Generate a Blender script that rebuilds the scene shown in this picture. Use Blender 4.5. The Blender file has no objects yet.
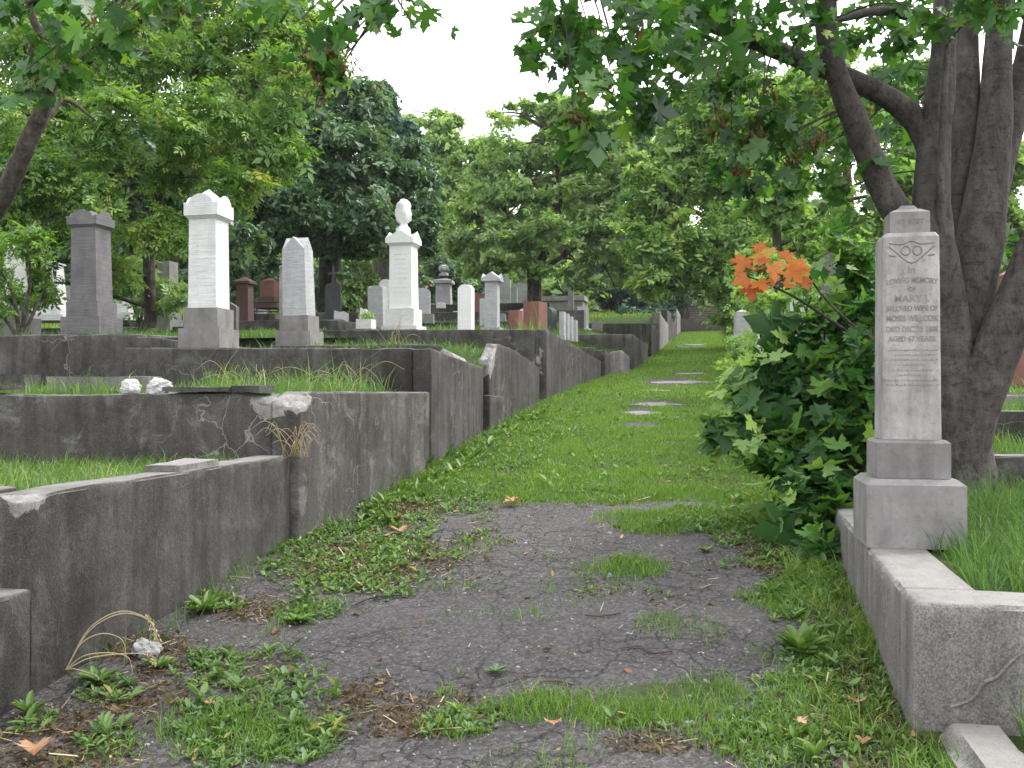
import bpy, bmesh, math, random
import numpy as np
from mathutils import Vector, noise as mnoise

rng = np.random.default_rng(7)
random.seed(7)
SC = bpy.context.scene
COL = SC.collection
YAW = math.radians(11.1)
SA, CA = math.sin(YAW), math.cos(YAW)
F_PX, HOR, EYE = 1000.0, 392.0, 1.5

# ------------------------------------------------------------------ measuring
def P(px, py, d):
    """world point seen at pixel px,py at depth d from the standpoint"""
    u = (px - 512) / F_PX; v = (HOR - py) / F_PX
    return np.array([d * (u * CA - SA), d * (CA + u * SA), EYE + d * v])

def gz(x, y):
    y = np.asarray(y, float)
    z = np.where(y < 62, 0.085 * y, 0.085 * 62 + 0.03 * (y - 62))
    t = np.clip((y - 59.0) / 3.0, 0, 1)
    return z + 1.5 * t * t * (3 - 2 * t)

def zl(y):
    """ground of the burial plots left of the path"""
    y = float(y)
    if y < 6.2: return 1.03
    if y < 9.15: return 1.47
    if y < 12.0: return 1.88
    if y < 16.25: return 2.08
    if y < 26: return 2.5 + 0.088 * (y - 16.3)
    return 3.35 + 0.085 * (y - 26)

def G(px, py):
    u = (px - 512) / F_PX; v = (HOR - py) / F_PX
    d = EYE / (0.085 * (CA + u * SA) - v)
    return P(px, py, d)

def proj(x, y, z):
    d = -x * SA + y * CA; r = x * CA + y * SA
    d = np.maximum(d, .05)
    return 512 + F_PX * r / d, HOR - F_PX * (z - EYE) / d, d

# value noise, vectorised
_perm = rng.random((64, 64, 64)).astype(np.float32)
def vnoise(x, y, z=0.0, s=1.0):
    x, y, z = np.broadcast_arrays(np.asarray(x, float) * s + 100.3, np.asarray(y, float) * s + 57.1, np.asarray(z, float) * s + 31.7)
    xi, yi, zi = np.floor(x).astype(int), np.floor(y).astype(int), np.floor(z).astype(int)
    fx, fy, fz = x - xi, y - yi, z - zi
    fx, fy, fz = [f * f * (3 - 2 * f) for f in (fx, fy, fz)]
    g = lambda a, b, c: _perm[(xi + a) % 64, (yi + b) % 64, (zi + c) % 64]
    x00 = g(0,0,0)*(1-fx)+g(1,0,0)*fx; x10 = g(0,1,0)*(1-fx)+g(1,1,0)*fx
    x01 = g(0,0,1)*(1-fx)+g(1,0,1)*fx; x11 = g(0,1,1)*(1-fx)+g(1,1,1)*fx
    return ((x00*(1-fy)+x10*fy)*(1-fz) + (x01*(1-fy)+x11*fy)*fz) * 2 - 1
def fbm(x, y, z=0.0, s=1.0, o=3):
    t = 0; a = 1.0; n = 0
    for i in range(o):
        t = t + a * vnoise(np.asarray(x) + 13.1*i, y, z, s * 2**i); n += a; a *= .5
    return t / n

# ------------------------------------------------------------------ objects
def tagit(o, label=None, cat=None, group=None, kind=None):
    if label: o['label'] = label
    if cat and kind is None: kind = 'thing'
    if cat: o['category'] = cat
    if group: o['group'] = group
    if kind: o['kind'] = kind
    return o

def mk(name, V, F, mat, parent=None, smooth=False, attrs=None, loc=None, rotz=0.0):
    """V (n,3); F: list of arrays (m,k) or a python list of index lists -> one mesh object"""
    me = bpy.data.meshes.new(name)
    V = np.ascontiguousarray(V, np.float32)
    if isinstance(F, np.ndarray): F = [F]
    if F and isinstance(F[0], np.ndarray):
        loops = np.concatenate([f.reshape(-1) for f in F]).astype(np.int32)
        sizes = np.concatenate([np.full(len(f), f.shape[1], np.int32) for f in F])
    else:
        loops = np.fromiter((i for f in F for i in f), np.int32)
        sizes = np.fromiter((len(f) for f in F), np.int32)
    starts = np.concatenate([[0], np.cumsum(sizes)[:-1]]).astype(np.int32)
    me.vertices.add(len(V)); me.vertices.foreach_set('co', V.reshape(-1))
    me.loops.add(len(loops)); me.loops.foreach_set('vertex_index', loops)
    me.polygons.add(len(sizes)); me.polygons.foreach_set('loop_start', starts)
    me.update(calc_edges=True)
    if smooth: me.polygons.foreach_set('use_smooth', np.ones(len(sizes), bool))
    for k, a in (attrs or {}).items():
        at = me.attributes.new(k, 'FLOAT', 'POINT')
        at.data.foreach_set('value', np.ascontiguousarray(a, np.float32))
    me.materials.append(mat)
    o = bpy.data.objects.new(name, me); COL.objects.link(o)
    if parent is not None: o.parent = parent
    if loc is not None: o.location = loc
    o.rotation_euler.z = rotz
    return o

def thing(name, label, cat, loc, rotz=0.0, group=None):
    o = bpy.data.objects.new(name, None); COL.objects.link(o)
    o.empty_display_size = .2
    o.location = [float(c) for c in loc]; o.rotation_euler.z = rotz
    return tagit(o, label, cat, group)

# ------------------------------------------------------------------ materials
class NT:
    def __init__(s, name):
        s.m = bpy.data.materials.new(name); s.m.use_nodes = True
        s.t = s.m.node_tree; s.t.nodes.clear()
        s.out = s.n('ShaderNodeOutputMaterial')
    def n(s, typ, **kw):
        nd = s.t.nodes.new(typ)
        for k, v in kw.items():
            if isinstance(k, str) and hasattr(nd, k): setattr(nd, k, v)
        return nd
    def l(s, a, b): s.t.links.new(a, b)
    def coord(s, rand=True, scale=(1,1,1)):
        tc = s.n('ShaderNodeTexCoord'); mp = s.n('ShaderNodeMapping')
        mp.inputs['Scale'].default_value = scale
        s.l(tc.outputs['Object'], mp.inputs['Vector'])
        if rand:
            oi = s.n('ShaderNodeObjectInfo'); mu = s.n('ShaderNodeMath', operation='MULTIPLY'); mu.inputs[1].default_value = 37.0
            s.l(oi.outputs['Random'], mu.inputs[0]); s.l(mu.outputs[0], mp.inputs['Location'])
        return mp.outputs['Vector']
    def noise(s, vec, scale, detail=4, rough=.6, dist=0):
        nd = s.n('ShaderNodeTexNoise'); nd.inputs['Scale'].default_value = scale
        nd.inputs['Detail'].default_value = detail; nd.inputs['Roughness'].default_value = rough
        nd.inputs['Distortion'].default_value = dist
        if vec is not None: s.l(vec, nd.inputs['Vector'])
        return nd.outputs['Fac']
    def vor(s, vec, scale, feature='F1', out='Distance'):
        nd = s.n('ShaderNodeTexVoronoi', feature=feature); nd.inputs['Scale'].default_value = scale
        if vec is not None: s.l(vec, nd.inputs['Vector'])
        return nd.outputs[out]
    def ramp(s, fac, stops, interp='LINEAR'):
        nd = s.n('ShaderNodeValToRGB'); cr = nd.color_ramp; cr.interpolation = interp
        while len(cr.elements) < len(stops): cr.elements.new(.5)
        for e, (p, c) in zip(cr.elements, stops):
            e.position = p; e.color = (c[0], c[1], c[2], 1) if not np.isscalar(c) else (c, c, c, 1)
        s.l(fac, nd.inputs['Fac']); return nd.outputs['Color']
    def mix(s, fac, a, b, typ='MIX'):
        nd = s.n('ShaderNodeMix', data_type='RGBA', blend_type=typ)
        if np.isscalar(fac): nd.inputs[0].default_value = fac
        else: s.l(fac, nd.inputs[0])
        for i, c in ((6, a), (7, b)):
            if isinstance(c, tuple): nd.inputs[i].default_value = (*c, 1)
            else: s.l(c, nd.inputs[i])
        return nd.outputs[2]
    def math(s, op, a, b=0.0, clamp=False):
        nd = s.n('ShaderNodeMath', operation=op, use_clamp=clamp)
        for i, c in ((0, a), (1, b)):
            if np.isscalar(c): nd.inputs[i].default_value = c
            else: s.l(c, nd.inputs[i])
        return nd.outputs[0]
    def attr(s, name):
        return s.n('ShaderNodeAttribute', attribute_name=name).outputs['Fac']
    def bump(s, h, strength=.5, dist=.01):
        b = s.n('ShaderNodeBump'); b.inputs['Strength'].default_value = strength; b.inputs['Distance'].default_value = dist
        s.l(h, b.inputs['Height']); return b.outputs['Normal']
    def finish(s, col, rough=.9, nrm=None, spec=.25):
        p = s.n('ShaderNodeBsdfPrincipled'); p.inputs['Roughness'].default_value = rough
        p.inputs['Specular IOR Level'].default_value = spec
        if isinstance(col, tuple): p.inputs['Base Color'].default_value = (*col, 1)
        else: s.l(col, p.inputs['Base Color'])
        if nrm is not None: s.l(nrm, p.inputs['Normal'])
        s.l(p.outputs[0], s.out.inputs['Surface']); return s.m

def concrete(name, dark, light, cracks=0.5, pale=.35):
    dark = tuple(x*.72*q for x, q in zip(dark, (1.04, 1, .96))); light = tuple(x*.78 for x in light)
    t = NT(name); v = t.coord()
    vs = t.coord(scale=(5, 5, .55))
    big = t.noise(v, 1.6, 5, .65)
    c = t.ramp(big, [(.32, dark), (.68, light)])
    st = t.noise(vs, 1.6, 4, .6)
    c = t.mix(t.ramp(st, [(.38, 0), (.62, .75)]), c, t.mix(.7, c, tuple(x*.42 for x in dark)), 'MIX')
    # mineral bloom in patches
    ef = t.noise(v, 3.4, 8, .78, .9)
    c = t.mix(t.math('MULTIPLY', t.ramp(ef, [(.52, 0), (.72, .9)]), pale), c, (.25, .243, .235))
    # aggregate specks
    sp = t.vor(v, 85); c = t.mix(t.math('MULTIPLY', t.ramp(sp, [(.1, 1), (.3, 0)]), t.math('MULTIPLY', t.ramp(t.noise(v, 30, 2), [(.45, 0), (.7, 1)]), .25)), c, (.3, .29, .28))
    fine = t.noise(v, 140, 2); c = t.mix(.75, c, t.ramp(fine, [(.3, .4), (.7, 1.45)]), 'MULTIPLY')
    md = t.noise(v, 24, 5, .75); c = t.mix(.4, c, t.ramp(md, [(.32, .6), (.68, 1.4)]), 'MULTIPLY')
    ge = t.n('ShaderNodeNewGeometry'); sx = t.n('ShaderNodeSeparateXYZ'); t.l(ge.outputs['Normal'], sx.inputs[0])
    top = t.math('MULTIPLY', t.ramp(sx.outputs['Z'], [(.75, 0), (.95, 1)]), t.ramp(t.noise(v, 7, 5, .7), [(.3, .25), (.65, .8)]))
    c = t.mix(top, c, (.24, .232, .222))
    # hairline cracks
    wv = t.n('ShaderNodeVectorMath', operation='ADD')
    nz = t.n('ShaderNodeTexNoise'); nz.inputs['Scale'].default_value = 3.0; nz.inputs['Detail'].default_value = 5
    t.l(v, nz.inputs['Vector'])
    sc = t.n('ShaderNodeVectorMath', operation='SCALE'); sc.inputs['Scale'].default_value = .5
    t.l(nz.outputs['Color'], sc.inputs[0]); t.l(v, wv.inputs[0]); t.l(sc.outputs[0], wv.inputs[1])
    ed = t.vor(wv.outputs[0], 3.2, 'DISTANCE_TO_EDGE')
    zone = t.ramp(t.noise(v, .9, 2), [(.53, 0), (.62, 1)])
    line = t.math('MULTIPLY', t.ramp(ed, [(.006, 1), (.02, 0)]), zone)
    c = t.mix(t.math('MULTIPLY', line, cracks), c, (.27, .26, .25))
    # broken, fresh concrete where the mesh says so
    fr = t.ramp(t.math('ADD', t.attr('fresh'), t.math('MULTIPLY', t.math('SUBTRACT', t.noise(v, 13, 6, .8), .5), 1.6)), [(.47, 0), (.56, 1)])
    c = t.mix(fr, c, t.ramp(t.noise(v, 22, 5, .8), [(.35, (.13, .125, .12)), (.62, (.29, .28, .265))]))
    h = t.math('ADD', t.math('MULTIPLY', t.noise(v, 60, 5, .7), .5), t.math('MULTIPLY', t.noise(v, 9, 5, .65), 1.0))
    h = t.math('SUBTRACT', h, t.math('MULTIPLY', line, .5))
    return t.finish(c, .92, t.bump(h, .7, .012), .2)

def stone(name, a, b, stain=.4, lines=0.0, stc=(.12,.115,.11), bump=.35):
    a, b, stc = [tuple(x*.8 for x in q) for q in (a, b, stc)]
    t = NT(name); v = t.coord()
    c = t.ramp(t.noise(v, 4, 6, .7), [(.3, a), (.7, b)])
    vs = t.coord(scale=(4, 4, .7))
    c = t.mix(t.math('MULTIPLY', t.ramp(t.noise(vs, 2.2, 5, .7), [(.48, 0), (.75, 1)]), stain), c, stc)
    c = t.mix(t.math('MULTIPLY', t.ramp(t.noise(v, 30, 4, .8), [(.52, 0), (.7, 1)]), stain*.6), c, stc)
    h = t.math('MULTIPLY', t.noise(v, 70, 4, .7), .5)
    if lines:
        hv = t.coord(scale=(1.2, 1.2, 26))
        ln = t.noise(hv, 1.5, 3, .6, .4)
        lf = t.ramp(ln, [(.42, 0), (.5, 1), (.58, 0)])
        c = t.mix(t.math('MULTIPLY', lf, lines), c, stc)
        h = t.math('SUBTRACT', h, t.math('MULTIPLY', lf, .8))
    return t.finish(c, .8, t.bump(h, bump, .008), .3)

LEAFK = 1.2
def leafmat(name, stops, trans=.35, gloss=.09, rough=.45, k=None):
    t = NT(name); a = t.attr('tint'); stops = [(q, tuple(min(.8, x*(k or LEAFK)) for x in c)) for q, c in stops]
    c = t.ramp(a, stops)
    d = t.n('ShaderNodeBsdfDiffuse'); tr = t.n('ShaderNodeBsdfTranslucent'); gl = t.n('ShaderNodeBsdfGlossy')
    gl.inputs['Roughness'].default_value = rough
    t.l(c, d.inputs['Color'])
    tc = t.mix(1.0, c, (1.25, 1.35, .55), 'MULTIPLY'); t.l(tc, tr.inputs['Color'])
    m = t.n('ShaderNodeMixShader'); m.inputs[0].default_value = trans
    t.l(d.outputs[0], m.inputs[1]); t.l(tr.outputs[0], m.inputs[2])
    m2 = t.n('ShaderNodeMixShader'); m2.inputs[0].default_value = gloss
    t.l(m.outputs[0], m2.inputs[1]); t.l(gl.outputs[0], m2.inputs[2])
    t.l(m2.outputs[0], t.out.inputs['Surface']); return t.m

def barkmat(name, a, b, scale=1.0):
    t = NT(name); v = t.coord(scale=(6*scale, 6*scale, 1.6*scale)); v2 = t.coord()
    n1 = t.noise(v, 2.5, 6, .7)
    c = t.ramp(n1, [(.3, a), (.7, b)])
    c = t.mix(t.math('MULTIPLY', t.ramp(t.noise(v2, 5, 5, .7), [(.5, 0), (.62, 1)]), .45), c, (.15, .145, .125))
    c = t.mix(t.math('MULTIPLY', t.ramp(t.noise(v2, 16, 6, .8), [(.52, 0), (.6, 1)]), .55), c, tuple(x*.45 for x in a))
    mk_ = t.noise(t.coord(scale=(2.2, 2.2, 14)), 2.4, 3, .7, .8)
    c = t.mix(t.math('MULTIPLY', t.ramp(mk_, [(.64, 0), (.69, 1)]), .7), c, tuple(x*.5 for x in a))
    ring = t.noise(t.coord(scale=(1.5, 1.5, 22)), 2, 4, .6)
    c = t.mix(t.math('MULTIPLY', t.ramp(ring, [(.6, 0), (.75, 1)]), .22), c, tuple(x*.6 for x in a))
    h = t.math('ADD', n1, t.math('MULTIPLY', ring, .15))
    h = t.math('ADD', h, t.math('MULTIPLY', t.noise(v2, 9, 5, .65), .8))
    return t.finish(c, .9, t.bump(h, 1.0, .03), .2)

M = {}
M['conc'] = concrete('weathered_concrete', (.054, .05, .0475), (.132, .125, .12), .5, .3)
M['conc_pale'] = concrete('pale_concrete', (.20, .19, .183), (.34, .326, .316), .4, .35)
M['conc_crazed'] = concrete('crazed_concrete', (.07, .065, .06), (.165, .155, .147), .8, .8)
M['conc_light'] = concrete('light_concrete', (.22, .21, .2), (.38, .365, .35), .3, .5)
M['white'] = stone('white_marble', (.60, .60, .60), (.82, .82, .81), .22, .22, (.33, .32, .31))
M['bright'] = stone('clean_marble', (.80, .80, .80), (.9, .9, .9), .1, .12, (.5, .5, .49))
M['greymarble'] = stone('grey_marble', (.36, .36, .375), (.52, .52, .535), .35, .35, (.2, .2, .2))
M['darkgrey'] = stone('dark_grey_stone', (.11, .105, .11), (.2, .19, .195), .45, .2, (.07, .068, .07))
M['plinth'] = stone('grey_plinth_stone', (.16, .15, .145), (.28, .27, .26), .5, 0, (.09, .085, .08))
M['black'] = stone('black_granite', (.03, .033, .036), (.06, .065, .068), .2)
M['greengranite'] = stone('green_granite', (.045, .06, .055), (.08, .095, .09), .2)
M['brown'] = stone('brown_sandstone', (.085, .05, .045), (.14, .085, .075), .3, .1, (.05, .035, .03))
M['red'] = stone('red_granite', (.17, .075, .06), (.26, .125, .105), .3, 0, (.1, .06, .05))
M['sand'] = stone('lettered_limestone', (.25, .238, .232), (.5, .485, .475), .75, 0, (.15, .14, .138), .6)
M['limeplinth'] = stone('limestone_plinth', (.19, .18, .178), (.33, .318, .312), .6, 0, (.1, .095, .09), .6)
M['letter'] = stone('weathered_lettering', (.2, .19, .185), (.32, .31, .3), .6)
M['rock'] = stone('white_rock', (.38, .37, .36), (.68, .67, .65), .6, bump=.9)
M['greyrock'] = stone('grey_rock', (.22, .22, .22), (.42, .42, .42), .4, bump=.9)
M['iron'] = stone('black_iron', (.02, .02, .02), (.04, .04, .04), .1)
M['step'] = stone('dark_step_stone', (.06, .05, .045), (.10, .085, .075), .3)
M['stairedge'] = stone('worn_step_edge', (.2, .18, .16), (.3, .27, .24), .3)
M['bark_maple'] = barkmat('maple_bark', (.043, .036, .034), (.108, .093, .088))
M['bark_dark'] = barkmat('dark_bark', (.028, .024, .02), (.075, .062, .052))
M['maple'] = leafmat('maple_leaf', [(0, (.012, .04, .012)), (.45, (.028, .085, .016)), (.85, (.065, .15, .022)), (1, (.13, .2, .03))], .42, .05, k=1.5)
M['sapling'] = leafmat('sapling_leaf', [(0, (.012, .042, .012)), (.45, (.032, .088, .022)), (.8, (.075, .16, .03)), (1, (.16, .24, .05))], .42, .022, k=1.5)
M['orange'] = leafmat('autumn_leaf', [(0, (.36, .07, .02)), (.4, (.52, .15, .035)), (.8, (.58, .23, .05)), (1, (.55, .33, .08))], .45, .03, k=1)
M['seeds'] = leafmat('dry_seed', [(0, (.05, .022, .01)), (.6, (.14, .075, .03)), (1, (.25, .16, .06))], .3, .03)
M['elder'] = leafmat('light_leaf', [(0, (.045, .10, .025)), (.5, (.115, .205, .05)), (.85, (.19, .28, .065)), (1, (.36, .34, .09))], .42, .03, k=1.35)
M['deep'] = leafmat('deep_green_leaf', [(0, (.028, .06, .03)), (.6, (.065, .125, .06)), (.95, (.12, .19, .09)), (1, (.17, .11, .05))], .3, .06, k=1.45)
M['blue'] = leafmat('blue_green_needle', [(0, (.025, .058, .04)), (.6, (.06, .115, .078)), (1, (.11, .17, .12))], .2, .04, k=1.4)
M['mid'] = leafmat('mid_green_leaf', [(0, (.055, .1, .04)), (.5, (.13, .2, .078)), (.9, (.2, .275, .11)), (1, (.27, .29, .12))], .42, .03, k=1.7)
M['olive'] = leafmat('olive_leaf', [(0, (.07, .12, .045)), (.5, (.15, .225, .08)), (.9, (.22, .29, .115)), (1, (.27, .28, .11))], .45, .03, k=1.75)
M['yellow'] = leafmat('yellow_green_leaf', [(0, (.05, .105, .035)), (.4, (.12, .2, .06)), (.85, (.2, .295, .08)), (1, (.29, .33, .1))], .42, .03, k=1.55)
M['grass'] = leafmat('grass_blade', [(0, (.036, .085, .015)), (.5, (.095, .185, .028)), (.88, (.16, .265, .05)), (1, (.28, .25, .1))], .4, .03)
M['lushgrass'] = leafmat('lush_grass_blade', [(0, (.03, .072, .02)), (.5, (.07, .142, .033)), (.9, (.125, .21, .06)), (1, (.32, .3, .13))], .4, .03)
M['weed'] = leafmat('weed_leaf', [(0, (.04, .085, .022)), (.5, (.09, .165, .038)), (.92, (.15, .235, .065)), (1, (.3, .26, .08))], .32, .035)
M['clover'] = leafmat('grey_green_leaf', [(0, (.07, .12, .07)), (.6, (.13, .2, .11)), (1, (.2, .28, .16))], .3, .03)
M['straw'] = leafmat('dry_straw', [(0, (.22, .16, .09)), (.6, (.38, .3, .18)), (1, (.5, .42, .28))], .3, .05)
M['darkseed'] = leafmat('dark_dry_seed', [(0, (.018, .009, .005)), (.6, (.05, .026, .014)), (1, (.11, .06, .03))], .15, .02)
M['dead'] = leafmat('dead_leaf', [(0, (.11, .05, .025)), (.5, (.24, .12, .06)), (1, (.4, .26, .16))], .2, .04)
M['mossy'] = leafmat('brown_moss', [(0, (.055, .035, .02)), (.6, (.1, .065, .035)), (1, (.13, .11, .04))], .2, .02)

# path and soil
def pathmat():
    t = NT('old_asphalt'); v = t.coord(False)
    n = t.noise(v, 1.3, 5, .6)
    c = t.ramp(n, [(.3, (.056, .051, .052)), (.7, (.084, .077, .078))])
    ag = t.vor(v, 75); col = t.vor(v, 75, out='Color')
    bw = t.n('ShaderNodeRGBToBW'); t.l(col, bw.inputs[0])
    c = t.mix(.6, c, t.ramp(bw.outputs[0], [(.2, .35), (.6, 1.0), (.88, 1.9)]), 'MULTIPLY')
    spec = t.math('MULTIPLY', t.ramp(t.vor(v, 38), [(.08, 1), (.16, 0)]), t.ramp(t.noise(v, 25, 2), [(.55, 0), (.6, 1)]))
    c = t.mix(t.math('MULTIPLY', spec, .5), c, (.3, .28, .27))
    # cracks
    nz = t.n('ShaderNodeTexNoise'); nz.inputs['Scale'].default_value = 2.2; nz.inputs['Detail'].default_value = 6
    t.l(v, nz.inputs['Vector'])
    sc = t.n('ShaderNodeVectorMath', operation='SCALE'); sc.inputs['Scale'].default_value = .6; t.l(nz.outputs['Color'], sc.inputs[0])
    wv = t.n('ShaderNodeVectorMath', operation='ADD'); t.l(v, wv.inputs[0]); t.l(sc.outputs[0], wv.inputs[1])
    e1 = t.vor(wv.outputs[0], 1.7, 'DISTANCE_TO_EDGE'); e2 = t.vor(wv.outputs[0], 6.5, 'DISTANCE_TO_EDGE')
    c1 = t.math('MULTIPLY', t.ramp(e1, [(.003, 1), (.012, 0)]), t.ramp(t.noise(v, 1.6, 3), [(.45, 0), (.6, .9)]))
    c2 = t.math('MULTIPLY', t.ramp(e2, [(.01, .9), (.045, 0)]), t.ramp(t.noise(v, 1.1, 3), [(.46, 0), (.56, .9)]))
    cr = t.math('MAXIMUM', c1, c2)
    c = t.mix(t.math('MULTIPLY', cr, .75), c, (.022, .02, .018))
    # soil and moss where things grow
    soil = t.ramp(t.noise(v, 14, 6, .75), [(.3, (.035, .026, .02)), (.55, (.075, .055, .042)), (.75, (.13, .10, .075))])
    lit = t.vor(v, 60, out='Color'); b2 = t.n('ShaderNodeRGBToBW'); t.l(lit, b2.inputs[0])
    soil = t.mix(.6, soil, t.ramp(b2.outputs[0], [(.2, .4), (.8, 1.5)]), 'MULTIPLY')
    brk = t.math('ADD', t.attr('soil'), t.math('MULTIPLY', t.math('SUBTRACT', t.noise(v, 11, 6, .75), .5), 1.2))
    sf = t.ramp(brk, [(.42, 0), (.6, 1)])
    c = t.mix(sf, c, soil)
    th = t.ramp(t.noise(v, 30, 5, .7), [(.3, (.02, .036, .01)), (.7, (.06, .085, .022))])
    c = t.mix(t.math('MULTIPLY', t.ramp(t.math('ADD', t.attr('turf'), t.math('MULTIPLY', t.math('SUBTRACT', t.noise(v, 26, 5, .75), .5), 1.5)), [(.5, 0), (.62, 1)]), .9), c, th)
    h = t.math('ADD', t.math('MULTIPLY', t.math('SUBTRACT', 1.0, ag), .8), t.noise(v, 20, 5))
    h = t.math('SUBTRACT', h, t.math('MULTIPLY', cr, 1.6))
    return t.finish(c, .9, t.bump(h, .9, .008), .25)
M['path'] = pathmat()
def soilmat(name, a, b):
    t = NT(name); v = t.coord(False)
    c = t.ramp(t.noise(v, 9, 6, .75), [(.3, a), (.7, b)])
    return t.finish(c, .95, t.bump(t.noise(v, 40, 5, .7), .8, .02), .1)
M['turf'] = soilmat('turf_thatch', (.022, .04, .011), (.065, .095, .026))
M['litter'] = soilmat('woodland_floor', (.03, .03, .015), (.07, .07, .03))
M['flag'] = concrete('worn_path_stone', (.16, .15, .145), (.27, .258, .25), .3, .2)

# ------------------------------------------------------------------ geometry kit
def gridbox(L, T, H, cell=.07, r=.012, fine=True):
    """surface grid of a box in unit params -> V params (s,t,h) in metres, faces"""
    def ax(n):
        k = max(1, int(round(n / cell)))
        a = list(np.linspace(0, n, k + 1))
        if n > 3 * r: a = [0, r] + [x for x in a[1:-1] if r * 1.5 < x < n - r * 1.5] + [n - r, n]
        return a
    A, B, C = ax(L), ax(T), ax(H)
    idx = {}; V = []
    def vid(i, j, k):
        q = (i, j, k)
        if q not in idx: idx[q] = len(V); V.append((A[i], B[j], C[k]))
        return idx[q]
    Fc = []
    nA, nB, nC = len(A) - 1, len(B) - 1, len(C) - 1
    for i in range(nA):
        for j in range(nB):
            Fc.append((vid(i,j,0), vid(i,j+1,0), vid(i+1,j+1,0), vid(i+1,j,0)))
            Fc.append((vid(i,j,nC), vid(i+1,j,nC), vid(i+1,j+1,nC), vid(i,j+1,nC)))
    for i in range(nA):
        for k in range(nC):
            Fc.append((vid(i,0,k), vid(i+1,0,k), vid(i+1,0,k+1), vid(i,0,k+1)))
            Fc.append((vid(i,nB,k), vid(i,nB,k+1), vid(i+1,nB,k+1), vid(i+1,nB,k)))
    for j in range(nB):
        for k in range(nC):
            Fc.append((vid(0,j,k), vid(0,j,k+1), vid(0,j+1,k+1), vid(0,j+1,k)))
            Fc.append((vid(nA,j,k), vid(nA,j+1,k), vid(nA,j+1,k+1), vid(nA,j,k+1)))
    return np.array(V), np.array(Fc)

def wallbox(p0, p1, t, zb, z0, z1, cell=.08, r=.014, rough=.006, side=1, zfun=None, zb1=None):
    """a wall from p0 to p1 (plan), thickness t to the left (side=1) or right; tops z0,z1"""
    p0 = np.array(p0, float); p1 = np.array(p1, float)
    L = np.linalg.norm(p1 - p0); e = (p1 - p0) / L; n = np.array([-e[1], e[0]]) * side
    V, Fc = gridbox(L, t, 1.0, cell, r)
    H = max(.1, (z0 + z1) / 2 - zb)
    V, Fc = gridbox(L, t, H, cell, r)
    s, q, h = V[:, 0], V[:, 1], V[:, 2]
    ext = lambda a, n_: (np.isclose(a, 0) | np.isclose(a, n_))
    es, eq, eh = ext(s, L), ext(q, t), ext(h, H)
    ne = es.astype(int) + eq + eh
    edge = ne >= 2
    wob = .55 + .45 * fbm(s * 1.0 + p0[0], q + p0[1], h, 9, 3)
    def pull(a, n_, m): return np.where(m & edge, np.where(a < n_ / 2, a + r * wob, a - r * wob), a)
    s2, q2, h2 = pull(s, L, es), pull(q, t, eq), pull(h, H, eh & (h > H / 2))
    zt = z0 + (z1 - z0) * s / L
    if zfun is not None: zt = zt + zfun(s)
    zbb = zb if zb1 is None else zb + (zb1 - zb) * s / L
    z = zbb + h2 / H * (zt - zbb)
    xy = p0 + np.outer(s2, e) + np.outer(q2, n)
    W = np.column_stack([xy, z])
    dn = rough * fbm(W[:, 0], W[:, 1], W[:, 2], 3.0, 4)[:, None]
    cen = np.column_stack([p0 + np.outer(s, e) + t / 2 * n, z])
    W = W + dn * np.column_stack([np.outer(np.where(q < t / 2, -1, 1), n), np.where(eh & (h > 0), 1, 0)])
    if side < 0: Fc = Fc[:, ::-1]
    return W, Fc

def join(parts):
    Vs, Fs, o = [], [], 0
    for V, Fc in parts:
        Vs.append(V); Fs.append(Fc + o); o += len(V)
    return np.concatenate(Vs), Fs

def wall(name, label, parts, mat, fresh=None, edit=None, cat='wall', group=None):
    V, Fs = join(parts)
    fr = np.zeros(len(V))
    if edit is not None: V, fr = edit(V, fr)
    loc = np.array([V[:, 0].mean(), V[:, 1].mean(), V[:, 2].min()])
    o = mk(name, V - loc, Fs, mat, smooth=True, attrs={'fresh': fr}, loc=loc)
    try: o.data.set_sharp_from_angle(angle=math.radians(50))
    except Exception: pass
    return tagit(o, label, cat, group, 'thing')

def chip(c, r, depth, V, fr, lo=None):
    """knock concrete off around point c"""
    d = np.linalg.norm((V - np.array(c)) , axis=1)
    w = np.clip(1 - d / r + .35 * fbm(V[:,0], V[:,1], V[:,2], 9, 3), 0, 1)
    V = V.copy()
    V[:, 2] -= w * depth * (1 + .5 * fbm(V[:,0], V[:,1], 0, 14, 3))
    fr = np.maximum(fr, np.clip(w * 3.0, 0, 1))
    return V, fr

def bmo(name, bm, mat, parent, smooth=False, bev=0.0, jitter=0.0):
    if bev:
        es = [e for e in bm.edges if len(e.link_faces) == 2 and e.calc_face_angle(0) > .6]
        bmesh.ops.bevel(bm, geom=es, offset=bev, segments=2, profile=.6, affect='EDGES', clamp_overlap=True)
    if jitter:
        for v in bm.verts:
            v.co += jitter * Vector(mnoise.noise_vector(v.co * 14))
    me = bpy.data.meshes.new(name); bm.to_mesh(me); bm.free()
    me.materials.append(mat)
    if smooth:
        for p in me.polygons: p.use_smooth = True
        try: me.set_sharp_from_angle(angle=math.radians(45))
        except Exception: pass
    o = bpy.data.objects.new(name, me); COL.objects.link(o); o.parent = parent
    return o

def frust(bm, z0, z1, w0, d0, w1=None, d1=None, cx=0, cy=0):
    w1 = w0 if w1 is None else w1; d1 = d0 if d1 is None else d1
    a = [bm.verts.new((cx + sx * w0 / 2, cy + sy * d0 / 2, z0)) for sx, sy in ((-1,-1),(1,-1),(1,1),(-1,1))]
    b = [bm.verts.new((cx + sx * w1 / 2, cy + sy * d1 / 2, z1)) for sx, sy in ((-1,-1),(1,-1),(1,1),(-1,1))]
    bm.faces.new(a[::-1]); bm.faces.new(b)
    for i in range(4): bm.faces.new((a[i], a[(i+1)%4], b[(i+1)%4], b[i]))

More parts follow.
